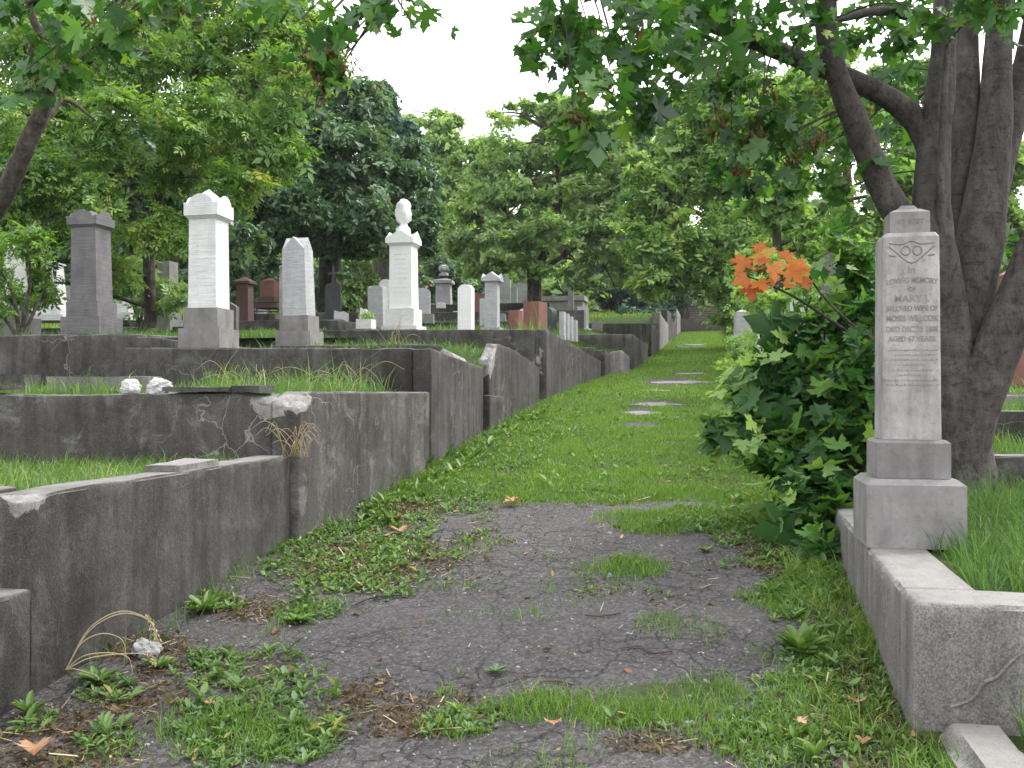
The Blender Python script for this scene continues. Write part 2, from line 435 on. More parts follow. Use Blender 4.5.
def hcap(bm, z0, w, d, rim, fn, n=16):
    """a cap block: vertical rim, top surface given by fn(a,b), a,b in -1..1"""
    top = {}
    for i in range(n + 1):
        for j in range(n + 1):
            a, b = 2 * i / n - 1, 2 * j / n - 1
            top[i, j] = bm.verts.new((a * w / 2, b * d / 2, z0 + rim + fn(a, b)))
    bot = {}
    for i in range(n + 1):
        for j in range(n + 1):
            if i in (0, n) or j in (0, n):
                a, b = 2 * i / n - 1, 2 * j / n - 1
                bot[i, j] = bm.verts.new((a * w / 2, b * d / 2, z0))
    for i in range(n):
        for j in range(n):
            bm.faces.new((top[i,j], top[i+1,j], top[i+1,j+1], top[i,j+1]))
    for i in range(n):
        bm.faces.new((bot[i,0], bot[i+1,0], top[i+1,0], top[i,0]))
        bm.faces.new((bot[i+1,n], bot[i,n], top[i,n], top[i+1,n]))
        bm.faces.new((bot[0,i+1], bot[0,i], top[0,i], top[0,i+1]))
        bm.faces.new((bot[n,i], bot[n,i+1], top[n,i+1], top[n,i]))
    ring = [bot[i,0] for i in range(n)] + [bot[n,j] for j in range(n)] + [bot[i,n] for i in range(n,0,-1)] + [bot[0,j] for j in range(n,0,-1)]
    bm.faces.new(ring[::-1])

def lathe(bm, prof, n=20, cx=0, cy=0, wob=0.0):
    rows = []
    for r, z in prof:
        rows.append([bm.verts.new((cx + r * (1 + wob * math.sin(5*k*2*math.pi/n + z*19)) * math.cos(2*math.pi*k/n), cy + r * (1 + wob*math.sin(3*k*2*math.pi/n+z*11)) * math.sin(2*math.pi*k/n), z)) for k in range(n)])
    for a, b in zip(rows, rows[1:]):
        for k in range(n): bm.faces.new((a[k], a[(k+1)%n], b[(k+1)%n], b[k]))
    bm.faces.new(rows[0][::-1]); bm.faces.new(rows[-1])

def tube(pts, rad, n=10, rough=0.06, sub=6, seed=0):
    """smooth tapering limb through pts"""
    pts = np.array(pts, float); rad = np.array(rad, float)
    m = len(pts); T = np.linspace(0, m - 1, (m - 1) * sub + 1)
    ext = np.vstack([2*pts[0]-pts[1], pts, 2*pts[-1]-pts[-2]])
    C = []
    for t in T:
        i = min(int(t), m - 2); f = t - i
        a, b, c, d = ext[i], ext[i+1], ext[i+2], ext[i+3]
        C.append(.5*((2*b)+(-a+c)*f+(2*a-5*b+4*c-d)*f*f+(-a+3*b-3*c+d)*f**3))
    C = np.array(C); R = np.interp(T, np.arange(m), rad)
    tang = np.gradient(C, axis=0); tang /= np.linalg.norm(tang, axis=1)[:, None] + 1e-9
    up = np.array([0.31, .95, 0.05]); V = []
    for k in range(len(C)):
        a = np.cross(tang[k], up); a /= np.linalg.norm(a) + 1e-9; b = np.cross(tang[k], a)
        th = np.arange(n) * 2 * math.pi / n
        ring = C[k] + R[k] * (np.outer(np.cos(th), a) + np.outer(np.sin(th), b))
        V.append(ring)
    V = np.array(V).reshape(-1, 3)
    cc = np.repeat(C, n, axis=0); rr = np.repeat(R, n)
    q = 1 + rough * fbm(V[:,0] + seed, V[:,1], V[:,2], 5.0, 3) + rough*.8*fbm(V[:,0] + seed, V[:,1], V[:,2], 1.7/ max(.05, rad.max()*3), 2)
    V = cc + (V - cc) * q[:, None]
    F = []
    for k in range(len(C) - 1):
        for j in range(n):
            F.append((k*n+j, k*n+(j+1)%n, (k+1)*n+(j+1)%n, (k+1)*n+j))
    return V, np.array(F)

# leaf outlines: (x across, y along, z fold)
def leaf_maple():
    half = [(0,0),(.10,.03),(.34,-.10),(.30,.06),(.52,.12),(.40,.22),(.46,.30),(.62,.36),(.58,.44),(.66,.60),(.46,.56),(.36,.52),(.22,.46),(.26,.66),(.34,.74),(.20,.78),(.12,.90),(0,1.08)]
    pts = half + [(-x, y) for x, y in half[-2:0:-1]]
    V = [(0, .3, 0)] + [(x, y, .18 * abs(x) + .05*math.sin(7*y+5*abs(x)) - .12 * max(0, y - .5)) for x, y in pts]
    n = len(pts)
    F = [(0, 1 + i, 1 + (i + 1) % n) for i in range(n)]
    return np.array(V), np.array(F)
def leaf_simple(w=.42):
    V = np.array([(0,0,0),(w/2,.42,.1),(0,1,-.06),(-w/2,.42,.1)]); F = np.array([(0,1,2),(0,2,3)])
    return V, F
def leaf_oval(w=.5):
    V = np.array([(0,0,0),(w*.4,.22,.06),(w*.5,.55,.09),(w*.28,.85,.05),(0,1,-.03),(-w*.28,.85,.05),(-w*.5,.55,.09),(-w*.4,.22,.06),(0,.5,0)])
    F = np.array([(8,i,(i+1)%8) for i in range(8)]); return V, F
def leaf_compound():
    V, F = [], []
    for (y, a, s) in ((.55,0,.55),(.38,1.0,.5),(.38,-1.0,.5),(.12,1.15,.45),(.12,-1.15,.45)):
        L, q = leaf_simple(.44); L = L * s
        c, sn = math.cos(a), math.sin(a)
        X = L[:,0]*c + L[:,1]*sn; Y = -L[:,0]*sn + L[:,1]*c
        F.append(q + 4*len(V)); V.append(np.column_stack([X, Y + y, L[:,2] - .12*np.abs(X)]))
    return np.concatenate(V), np.concatenate(F)
LM, LS, LO, LC = leaf_maple(), leaf_simple(), leaf_oval(), leaf_compound()
def leaf_spray(k=4, seed=1):
    r = np.random.default_rng(seed); V, F = [], []
    for i in range(k):
        L, q = leaf_simple(.6); L = L * r.uniform(.5, .75)
        a = r.uniform(0, 6.28); tl = r.uniform(-.5, .5); c, s = math.cos(a), math.sin(a)
        z = L[:,2] + L[:,1]*tl
        F.append(q + 4*i); V.append(np.column_stack([L[:,0]*c+L[:,1]*s, -L[:,0]*s+L[:,1]*c, z]) + r.uniform(-.25,.25,3))
    return np.concatenate(V), np.concatenate(F)
LF = leaf_spray(4, 1)

def scatter(tpl, pos, nrm, size, tint, rg=rng, axis=None):
    """place a leaf outline at every pos, lying across nrm -> V,F,tint"""
    T, Fc = tpl; N = len(pos)
    nrm = nrm / (np.linalg.norm(nrm, axis=1)[:, None] + 1e-9)
    a = rg.normal(size=(N, 3)) if axis is None else axis
    y = a - (a * nrm).sum(1)[:, None] * nrm; y /= np.linalg.norm(y, axis=1)[:, None] + 1e-9
    x = np.cross(y, nrm)
    fold = rg.uniform(.4, 1.8, N)[:, None]
    S = size[:, None, None]
    V = pos[:, None, :] + S * (T[None, :, 0:1] * x[:, None, :] + T[None, :, 1:2] * y[:, None, :] + (T[None, :, 2] * fold)[:, :, None] * nrm[:, None, :])
    Fo = (Fc[None] + (np.arange(N) * len(T))[:, None, None]).reshape(-1, Fc.shape[1])
    return V.reshape(-1, 3), Fo, np.repeat(tint, len(T))

def crown_pts(clumps, per, sub=14, subr=.3, up=.6, rg=rng, flat=.55, shell=.55):
    """clumps: (centre, radii(3), weight). Leaves gather in small tufts over each clump"""
    Ps, Ns, Tn = [], [], []
    for c, rad, w in clumps:
        c = np.array(c); rad = np.array(rad) * np.ones(3)
        ns = max(3, int(sub * w)); n = int(per * w / ns)
        dv = rg.normal(size=(ns, 3)); dv /= np.linalg.norm(dv, axis=1)[:, None]
        rr = rg.random(ns) ** shell
        sc = c + dv * rr[:, None] * rad
        for k in range(ns):
            sr = subr * rad.mean() * rg.uniform(.6, 1.5)
            q = rg.normal(size=(n, 3)) * np.array([sr, sr, sr * flat]) * .6
            q[:, 2] -= .35 * (q[:, 0]**2 + q[:, 1]**2) / (sr + 1e-6) * .8
            Ps.append(sc[k] + q)
            nn = rg.normal(size=(n, 3)) * .55 + dv[k] * .45 + np.array([0, 0, up])
            Ns.append(nn)
            Tn.append(np.clip(rg.normal(.45 + rg.normal(0, .13), .2, n), 0, 1))
    return np.concatenate(Ps), np.concatenate(Ns), np.concatenate(Tn)

def foliage(name, clumps, per, tpl, size, mat, parent, base, up=.6, sub=14, subr=.3, seed=1, flat=.55, shell=.55, droop=0.0, sv=.3):
    rg = np.random.default_rng(seed)
    p, n, t = crown_pts(clumps, per, sub, subr, up, rg, flat, shell)
    sz = size * np.exp(rg.normal(0, sv, len(p)))
    ax = None
    if droop:
        ax = rg.normal(size=(len(p), 3)); ax[:, 2] -= droop
    V, Fc, T = scatter(tpl, p, n, sz, t, rg, ax)
    return mk(name, V - np.array(base), Fc, mat, parent, attrs={'tint': T})

def blades(pos, h, w, lean, tint, rg):
    N = len(pos)
    th = rg.uniform(0, 2*math.pi, N); dx, dy = np.cos(th), np.sin(th)
    ph = rg.uniform(0, 2*math.pi, N); lx, ly = np.cos(ph) * lean * h, np.sin(ph) * lean * h
    V = np.zeros((N, 5, 3))
    for k, (f, lf, wf) in enumerate(((0,0,1),(0,0,-1),(.55,.35,-.75),(.55,.35,.75),(1,1,0))):
        V[:, k, 0] = pos[:,0] + lx*lf + dx*w*wf*.5; V[:, k, 1] = pos[:,1] + ly*lf + dy*w*wf*.5
        V[:, k, 2] = pos[:,2] + h*f*np.where(f == 1, np.sqrt(np.maximum(.15, 1 - lean**2*.6)), 1)
    b = np.arange(N)[:, None] * 5
    return V.reshape(-1, 3), b + np.array([0,1,2,3]), b + np.array([3,2,4]), np.repeat(tint, 5)

EXPO = 1.5; HAZE = .0003
# ------------------------------------------------------------------ ground
def sheet(name, x0, x1, y0, y1, step, zf, mat, kind='structure', attrf=None, amp=.0, xr=None):
    xs = np.linspace(x0, x1, max(2, int((x1-x0)/step)+1)); ys = np.linspace(y0, y1, max(2, int((y1-y0)/step)+1))
    X, Y = np.meshgrid(xs, ys)
    if xr is not None: X = np.minimum(X, xr(Y))
    Z = zf(X, Y) + amp * fbm(X, Y, 0, 1.2, 3)
    V = np.column_stack([X.ravel(), Y.ravel(), Z.ravel()])
    nx = len(xs); i = np.arange(len(ys)-1)[:, None]*nx + np.arange(nx-1)[None]
    F = np.stack([i, i+1, i+nx+1, i+nx], -1).reshape(-1, 4)
    o = mk(name, V, F, mat, smooth=True, attrs=attrf(V) if attrf else None)
    return tagit(o, kind=kind)

def ell(px, py, L, wob=.35):
    """how much of a plant cover lies at a ground point; L = blobs (px,py,rx,ry)"""
    w = np.zeros_like(px)
    for a, b, rx, ry in L:
        q = np.sqrt(((px-a)/rx)**2 + ((py-b)/ry)**2)
        w = np.maximum(w, 1.2 - q)
    return w
GRASS = [(640,708,110,24),(700,698,60,24),(790,730,85,45),(850,690,60,60),(870,640,34,60),(640,568,38,12),(662,524,42,13),
         (745,512,60,26),(800,598,42,22),(250,735,85,30),(300,745,40,16),(520,712,60,14),(455,722,40,16),(860,600,30,50),(960,760,60,60),(450,690,12,5),(560,700,50,16)]
WEED = [(265,725,85,40),(245,672,75,24),(92,690,42,18),(30,715,20,15),(345,580,80,24),(300,612,42,15),(345,548,85,30),(395,520,48,22),
        (455,496,40,16),(430,480,40,20),(500,455,50,16),(540,430,40,14),(830,655,55,36),(815,720,75,48),(800,592,48,25),(740,528,50,24),(460,722,36,16),
        (820,570,50,40),(870,720,40,40),(110,750,40,20),(210,600,36,10),(560,410,30,10),(770,545,40,25),(330,720,30,26),(690,520,30,14)]
MOSS = [(420,712,85,26),(370,690,40,18),(150,655,60,26),(60,725,70,36),(400,500,60,20),(120,700,80,30),(880,700,60,80),(250,610,70,18),(525,432,18,5),(660,746,60,12),(370,560,90,30),(790,565,40,20),(60,760,90,30)]
def uvn(x, y):
    n1 = fbm(x, y, 0, 2.2, 4); n2 = fbm(x + 40, y - 13, 0, 2.2, 4)
    return n1, n2
def covers(V):
    px, py, d = proj(V[:,0], V[:,1], gz(V[:,0], V[:,1]))
    n1, n2 = uvn(V[:,0], V[:,1])
    px2 = px + n1 * 180 / np.maximum(d, 2); py2 = py + n2 * 60 / np.maximum(d, 2)
    g = ell(px2, py2, GRASS) + .45 * n2; w = ell(px2, py2, WEED) + .35 * n1; m = ell(px2, py2, MOSS) + .5 * n1
    lawn = np.clip((505 + 8 * n1 - py) / 9, 0, 1) * (d > 2)
    for a, b, rx, ry in ((672,383,34,4.2),(640,412,13,3.5),(656,404,22,3.2),(690,346,15,2),(640,425,20,3),(690,374,22,2.0)):
        lawn = lawn * np.clip(.3 + 2.2 * (np.sqrt(((px-a)/rx)**2+((py-b)/ry)**2) - .9 + .5*n2), 0, 1)
    lawn = np.where(V[:,1] > 62, 0, lawn)
    gr = np.maximum(np.clip(g*1.6, 0, 1), lawn)
    edge = np.clip(1 - (V[:,0] + 2.75) / .28 , 0, 1) * .7 + np.clip((V[:,0] - .55)/.2, 0, 1) * .7
    so = np.maximum.reduce([np.clip(m, 0, 1), np.clip(w * 1.2 + .1, 0, 1), np.clip(g + .25, 0, 1)*.9, edge, lawn])
    return gr, np.clip((w-.08) * 2.6, 0, 1), np.clip(so, 0, 1), np.clip(m*1.4, 0, 1), lawn
def pattr(V):
    g, w, s, m, lw = covers(V)
    return {'soil': s * .62, 'turf': np.clip(np.maximum(g * .75, lw), 0, 1) }
pz = lambda X, Y: gz(X, Y) + .012 * fbm(X, Y, 0, .9, 3) + .02*np.clip((X-.3)/.5, 0, 1)
sheet('path', -3.2, .95, 1.2, 16, .045, pz, M['path'], attrf=pattr)
sheet('path_lawn', -3.2, 2.6, 16.0, 59.2, .16, pz, M['path'], attrf=pattr)
sheet('ground', -220, 220, -40, 400, 4.0, lambda X, Y: gz(X, Y) - .16, M['litter'], amp=.05)

# lawns of the burial plots: each falls away to just under the top of its own wall
def side(X, Y, z, ys, tops, xw=-2.7, wd=1.3):
    w = np.clip((X - (xw - wd)) / wd, 0, 1); w = w*w*(3-2*w)
    return z*(1-w) + np.minimum(z, np.interp(Y, ys, tops))*w
zA = lambda X, Y: 1.0 + 0*X
zB = lambda X, Y: 1.455 + 0*X
zC = lambda X, Y: side(X, Y, 1.865 + 0*X, [9.2, 11.8], [1.85, 1.72], wd=1.0)
zD = lambda X, Y: side(X, Y, 2.06 + 0*X, [12, 12.4, 12.9, 15.9], [1.75, 1.85, 2.05, 1.82], wd=1.2)
zW = lambda X, Y: 2.09 + .055*(Y-10.1)
zE = lambda X, Y: side(X, Y, 2.48 + .088*(Y-16.3), [16.3, 21.4, 23.5, 23.7, 26], [2.47, 2.09, 2.24, 2.78, 2.78], xw=-2.1, wd=2.2)
zF = lambda X, Y: side(X, Y, 3.35 + .085*(Y-26), [26, 29.4, 29.6, 33.8, 34.2, 40.8, 41.2, 50, 51, 60], [2.74, 2.74, 3.44, 3.44, 4.1, 4.1, 4.77, 5.0, 5.6, 5.7], xw=-1.8, wd=3.0)
sheet('lawn', -14, -2.74, 3.6, 6.25, .12, zA, M['turf'], amp=.015)
sheet('lawn', -16, -2.74, 6.3, 9.2, .12, zB, M['turf'], amp=.015)
sheet('lawn', -5.8, -2.74, 9.2, 12.05, .12, zC, M['turf'], amp=.012)
sheet('lawn', -5.9, -2.76, 12.05, 16.3, .12, zD, M['turf'], amp=.012)
sheet('lawn', -22, -5.9, 10.1, 16.3, .2, zW, M['turf'], amp=.015)
xrE = lambda Y: np.interp(Y, [16.3,21.4,21.5,23.5,23.6,26], [-2.70,-2.36,-2.28,-2.2,-1.84,-1.8])
sheet('lawn', -30, -1.78, 16.3, 26, .12, zE, M['turf'], amp=.0, xr=xrE)
sheet('lawn', -120, -1.7, 26, 75, .8, zF, M['turf'], amp=.02)
# right-hand plots
sheet('lawn', .95, 9, 3.85, 6.9, .12, lambda X, Y: .735 + .045*(Y-3.85), M['turf'], amp=.015)
sheet('lawn', .95, 12, 6.9, 9.2, .15, lambda X, Y: 1.06 + 0*X, M['turf'], amp=.02)
sheet('lawn', .95, 16, 9.2, 12, .2, lambda X, Y: 1.32 + 0*X, M['turf'], amp=.02)
sheet('lawn', .95, 40, 12, 60, .6, lambda X, Y: 1.45 + .085*(Y-12), M['turf'], amp=.05)
sheet('lawn', .70, 6, 1.5, 3.58, .1, lambda X, Y: gz(X, Y) + .06, M['turf'], amp=.02)

# ------------------------------------------------------------------ plot walls, left
XL = -2.62
def edB(V, fr):
    c = P(296, 398, 6.55)
    V, fr = chip((XL+.02, 6.17, 1.52), .2, .13, V, fr)
    V, fr = chip((XL-.2, 6.13, 1.5), .2, .08, V, fr)
    # a thin broken edge along the front
    w = np.clip(.5 + 2.2*fbm(V[:,0], 0, 0, 2.5, 3) - .4*np.abs(V[:,0]+5.0), 0, 1) * (V[:,2] > 1.49) * (V[:,1] < 6.22)
    V = V.copy(); V[:,2] -= .025*w*(1+fbm(V[:,0],V[:,1],0,12,2)); fr = np.maximum(fr, w*.7)
    return V, fr
def edA(V, fr):
    return chip((XL-.05, 3.54, 1.10), .11, .03, V, fr)
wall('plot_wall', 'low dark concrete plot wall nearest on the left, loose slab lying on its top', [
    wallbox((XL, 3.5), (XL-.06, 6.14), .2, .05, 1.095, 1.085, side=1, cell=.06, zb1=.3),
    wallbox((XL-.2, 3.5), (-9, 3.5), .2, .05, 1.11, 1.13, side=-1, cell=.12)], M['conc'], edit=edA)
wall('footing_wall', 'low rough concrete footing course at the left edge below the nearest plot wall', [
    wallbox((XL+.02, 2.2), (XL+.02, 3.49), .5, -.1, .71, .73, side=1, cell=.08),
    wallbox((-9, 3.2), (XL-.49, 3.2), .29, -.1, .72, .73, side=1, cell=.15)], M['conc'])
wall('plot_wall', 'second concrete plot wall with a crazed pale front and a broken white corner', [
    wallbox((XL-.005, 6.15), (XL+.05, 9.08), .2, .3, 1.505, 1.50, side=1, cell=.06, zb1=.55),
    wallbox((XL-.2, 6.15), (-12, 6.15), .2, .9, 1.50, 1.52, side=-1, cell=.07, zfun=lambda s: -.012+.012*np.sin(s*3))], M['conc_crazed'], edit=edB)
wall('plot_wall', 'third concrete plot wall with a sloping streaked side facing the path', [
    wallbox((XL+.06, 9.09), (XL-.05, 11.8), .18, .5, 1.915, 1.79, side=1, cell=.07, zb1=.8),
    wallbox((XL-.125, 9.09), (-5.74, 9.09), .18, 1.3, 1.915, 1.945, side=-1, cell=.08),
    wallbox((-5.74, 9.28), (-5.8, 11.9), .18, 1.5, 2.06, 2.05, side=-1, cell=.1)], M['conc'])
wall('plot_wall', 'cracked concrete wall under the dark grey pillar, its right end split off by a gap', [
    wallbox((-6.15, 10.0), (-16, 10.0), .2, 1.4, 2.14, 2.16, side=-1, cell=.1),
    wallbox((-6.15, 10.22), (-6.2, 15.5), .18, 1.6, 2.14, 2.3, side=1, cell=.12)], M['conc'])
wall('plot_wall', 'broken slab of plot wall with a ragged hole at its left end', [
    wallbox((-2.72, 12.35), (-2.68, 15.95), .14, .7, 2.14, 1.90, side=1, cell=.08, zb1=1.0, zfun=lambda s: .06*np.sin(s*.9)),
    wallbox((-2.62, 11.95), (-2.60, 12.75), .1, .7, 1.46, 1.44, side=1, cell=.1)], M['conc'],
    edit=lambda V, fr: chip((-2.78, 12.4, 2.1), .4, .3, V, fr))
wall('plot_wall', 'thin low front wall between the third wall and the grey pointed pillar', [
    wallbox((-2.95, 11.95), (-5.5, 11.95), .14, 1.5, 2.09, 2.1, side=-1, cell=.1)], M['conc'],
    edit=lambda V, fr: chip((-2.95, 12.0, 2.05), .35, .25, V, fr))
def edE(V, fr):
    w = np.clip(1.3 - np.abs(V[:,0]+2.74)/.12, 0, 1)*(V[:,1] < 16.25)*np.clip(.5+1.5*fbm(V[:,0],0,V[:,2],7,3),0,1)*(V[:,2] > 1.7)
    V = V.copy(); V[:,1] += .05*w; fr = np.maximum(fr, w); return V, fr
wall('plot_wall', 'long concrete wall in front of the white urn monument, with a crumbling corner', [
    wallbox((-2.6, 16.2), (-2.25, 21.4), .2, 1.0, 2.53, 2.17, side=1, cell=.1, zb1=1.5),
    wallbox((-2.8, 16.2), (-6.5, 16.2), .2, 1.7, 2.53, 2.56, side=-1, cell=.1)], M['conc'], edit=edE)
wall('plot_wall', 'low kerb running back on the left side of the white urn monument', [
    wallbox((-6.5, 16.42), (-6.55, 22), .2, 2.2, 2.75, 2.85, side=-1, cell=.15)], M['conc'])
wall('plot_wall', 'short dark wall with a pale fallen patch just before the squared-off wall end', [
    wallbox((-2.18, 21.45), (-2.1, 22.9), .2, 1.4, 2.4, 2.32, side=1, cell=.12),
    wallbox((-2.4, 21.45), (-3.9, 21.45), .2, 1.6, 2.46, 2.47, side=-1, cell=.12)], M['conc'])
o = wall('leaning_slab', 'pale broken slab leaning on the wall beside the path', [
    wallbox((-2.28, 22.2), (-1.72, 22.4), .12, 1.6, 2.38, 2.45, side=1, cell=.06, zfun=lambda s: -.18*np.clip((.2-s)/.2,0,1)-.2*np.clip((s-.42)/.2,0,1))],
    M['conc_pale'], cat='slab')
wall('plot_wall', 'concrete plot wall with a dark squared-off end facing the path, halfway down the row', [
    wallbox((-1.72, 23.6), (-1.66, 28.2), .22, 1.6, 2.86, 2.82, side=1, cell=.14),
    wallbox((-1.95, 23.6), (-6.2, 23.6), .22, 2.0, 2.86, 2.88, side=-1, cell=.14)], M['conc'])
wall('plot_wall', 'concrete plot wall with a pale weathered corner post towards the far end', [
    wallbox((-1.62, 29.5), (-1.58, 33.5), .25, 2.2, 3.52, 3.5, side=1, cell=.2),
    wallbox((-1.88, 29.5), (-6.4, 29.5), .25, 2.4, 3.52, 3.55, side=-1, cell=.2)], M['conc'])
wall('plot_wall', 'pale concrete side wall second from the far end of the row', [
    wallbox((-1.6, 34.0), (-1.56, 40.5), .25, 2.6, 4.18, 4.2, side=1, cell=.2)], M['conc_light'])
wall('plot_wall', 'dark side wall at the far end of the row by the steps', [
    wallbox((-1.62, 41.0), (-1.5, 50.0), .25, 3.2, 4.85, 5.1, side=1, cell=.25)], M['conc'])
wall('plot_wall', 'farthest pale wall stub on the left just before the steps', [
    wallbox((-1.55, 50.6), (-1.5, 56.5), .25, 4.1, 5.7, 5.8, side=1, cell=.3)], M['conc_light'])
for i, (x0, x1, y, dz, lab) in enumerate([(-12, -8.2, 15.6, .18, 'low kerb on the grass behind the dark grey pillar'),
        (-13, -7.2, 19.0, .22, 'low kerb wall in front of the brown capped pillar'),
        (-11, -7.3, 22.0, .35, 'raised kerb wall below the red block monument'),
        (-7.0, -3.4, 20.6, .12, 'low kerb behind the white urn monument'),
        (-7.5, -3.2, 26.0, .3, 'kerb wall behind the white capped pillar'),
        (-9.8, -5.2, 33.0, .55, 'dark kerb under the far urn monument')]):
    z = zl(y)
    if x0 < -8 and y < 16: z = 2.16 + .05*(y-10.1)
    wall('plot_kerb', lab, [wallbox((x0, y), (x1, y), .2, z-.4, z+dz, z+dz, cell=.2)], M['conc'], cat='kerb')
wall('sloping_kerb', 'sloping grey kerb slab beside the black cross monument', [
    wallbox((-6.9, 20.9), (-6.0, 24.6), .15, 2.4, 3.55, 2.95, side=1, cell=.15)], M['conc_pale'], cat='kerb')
wall('end_wall', 'low dark retaining wall across the end of the path', [
    wallbox((-2.1, 58.2), (2.2, 58.2), .35, 4.5, 5.68, 5.68, side=1, cell=.25)], M['step'])

# right side
wall('plot_wall', 'concrete plot wall at the right with a diagonal crack, carrying the lettered monument', [
    wallbox((.685, 3.6), (6.0, 3.58), .27, -.1, .785, .79, side=1, cell=.06, r=.016),
    wallbox((.687, 3.869), (.77, 7.2), .27, -.1, .784, .80, side=-1, cell=.06, r=.016)], M['conc_pale'])
wall('footing_wall', 'low rounded concrete footing ledge at the bottom right corner', [
    wallbox((.77, 2.3), (.745, 3.588), .24, -.2, .36, .405, side=-1, cell=.05, r=.05)], M['conc_pale'])
wall('plot_wall', 'dark stepped wall right behind the lettered monument', [
    wallbox((.98, 6.9), (9, 6.9), .22, .3, 1.09, 1.10, cell=.12)], M['conc'])
wall('plot_wall', 'upper dark wall under the leaning trunk, grass along its top', [
    wallbox((1.0, 9.2), (12, 9.2), .22, .7, 1.335, 1.34, cell=.14)], M['conc'])
wall('plot_kerb', 'low light kerb in front of the red stone at the right edge', [
    wallbox((1.2, 11.2), (14, 11.2), .2, .9, 1.47, 1.47, cell=.2)], M['conc_pale'], cat='kerb')
wall('plot_kerb', 'long overgrown kerb along the right side of the path', [
    wallbox((.92, 9.5), (1.25, 40), .2, .4, 1.05, 3.55, side=-1, cell=.25)], M['conc'], cat='kerb')

# diagonal crack on the right wall's front: a shallow raised pale seam
cv = [(.80, .44), (.865, .47), (.90, .525), (.945, .55), (.985, .60), (1.03, .635), (1.12, .67)]
wr = next(o for o in COL.objects if o.get('label', '').startswith('concrete plot wall at the right'))
tb = tube([(x, 3.5955 - .004*(x-.69), z) for x, z in cv], [.003, .006, .0075, .005, .008, .006, .005], 6, .3, 5)
mk('crack', tb[0] - np.array(wr.location), tb[1], M['conc_light'], wr)

# loose slabs, stones
def loose(name, label, cat, c, L, W, H, rz, mat, tilt=0.0, group=None):
    V, Fc = gridbox(L, W, H, .05, min(.012, H/4))
    V = V - np.array([L/2, W/2, 0])
    e = fbm(V[:,0] + c[0]*7, V[:,1], V[:,2], 6, 3)
    edge = (np.abs(V[:,0]) > L/2-.02) | (np.abs(V[:,1]) > W/2-.02)
    V[:, :2] *= (1 + np.where(edge, e*.12, 0))[:, None]
    V[:,2] += V[:,0]*tilt + .006*e
    c = np.array(c, float)
    o = mk(name, V, Fc, mat, smooth=True, attrs={'fresh': np.zeros(len(V))}, loc=c, rotz=rz)
    try: o.data.set_sharp_from_angle(angle=math.radians(40))
    except Exception: pass
    return tagit(o, label, cat, group)
loose('loose_slab', 'thin loose slab lying on top of the nearest left wall', 'slab', (-2.78, 4.95, 1.088), .2, .5, .035, .08, M['conc_pale'])
loose('loose_slab', 'long thin flat slab lying on the edge of the crazed second wall', 'slab', (-3.33, 6.2, 1.503), .46, .24, .03, .02, M['conc'])
loose('loose_slab', 'short thick slab next to the broken white wall corner', 'slab', (-2.98, 6.22, 1.498), .2, .22, .045, -.03, M['conc'])
loose('loose_slab', 'thin slab lying on the second wall at the left picture edge', 'slab', (-5.05, 6.22, 1.51), .5, .26, .03, .03, M['conc'], .03)
loose('kerb_stone', 'fallen round-ended kerb stone lying in the grass of the second plot', 'kerb stone', (-4.65, 7.1, 1.42), .85, .2, .2, .05, M['conc_pale'])
loose('kerb_stone', 'blunt kerb stone in the grass at the left picture edge', 'kerb stone', (-6.1, 7.6, 1.43), .9, .22, .22, -.02, M['conc'])

def rock(name, label, c, r, mat, sc=(1,1,.7), seed=0):
    bm = bmesh.new(); bmesh.ops.create_icosphere(bm, subdivisions=4, radius=1)
    for v in bm.verts:
        p = v.co.copy()
        n = mnoise.fractal(p*1.3 + Vector((seed, 0, 0)), 1, 2, 5) * .35 + abs(mnoise.noise(p*2.3+Vector((seed,5,0))))*.3
        v.co = Vector((p.x*sc[0], p.y*sc[1], p.z*sc[2])) * r * (1 + n)
    me = bpy.data.meshes.new(name); bm.to_mesh(me); bm.free(); me.materials.append(mat)
    o = bpy.data.objects.new(name, me); COL.objects.link(o); o.location = [float(x) for x in c]
    return tagit(o, label, 'rock')
rock('rock', 'left one of two white rocks on the crazed second wall', (-3.93, 6.30, 1.53), .062, M['rock'], (1, 1, .9), 3)
rock('rock', 'right one of two white rocks, next to the flat slab on the second wall', (-3.70, 6.28, 1.53), .072, M['rock'], (1.15, 1, .85), 9)
g = G(147, 655); rock('rock', 'grey broken rock lying on the path edge beside dry grass', (g[0], g[1], g[2]+.02), .058, M['greyrock'], (1.1, .9, .75), 21)

# ------------------------------------------------------------------ monuments
def cross_gable(h, pyr=.0):
    return lambda a, b: max(h*max(0, 1-abs(a))*(.35+.65*b*b), h*max(0, 1-abs(b))*(.35+.65*a*a), pyr*(1-max(abs(a), abs(b))))
def cross_arch(h, pyr=.0):
    def f(a, b):
        ar = lambda t: h*math.sqrt(max(0, 1-(t/.78)**2)) if abs(t) < .78 else h*.38*(abs(t)-.78)/.22
        return max(ar(a)*(.3+.7*b*b), ar(b)*(.3+.7*a*a), pyr*(1-max(abs(a), abs(b)))**.8)
    return f
def pyramid(h): return lambda a, b: h*(1-max(abs(a), abs(b)))

def at(px, d, zf=None):
    p = P(px, 300, d)
    if zf is None: z = zl(p[1])
    else: z = zf
    return np.array([p[0], p[1], z - .02])

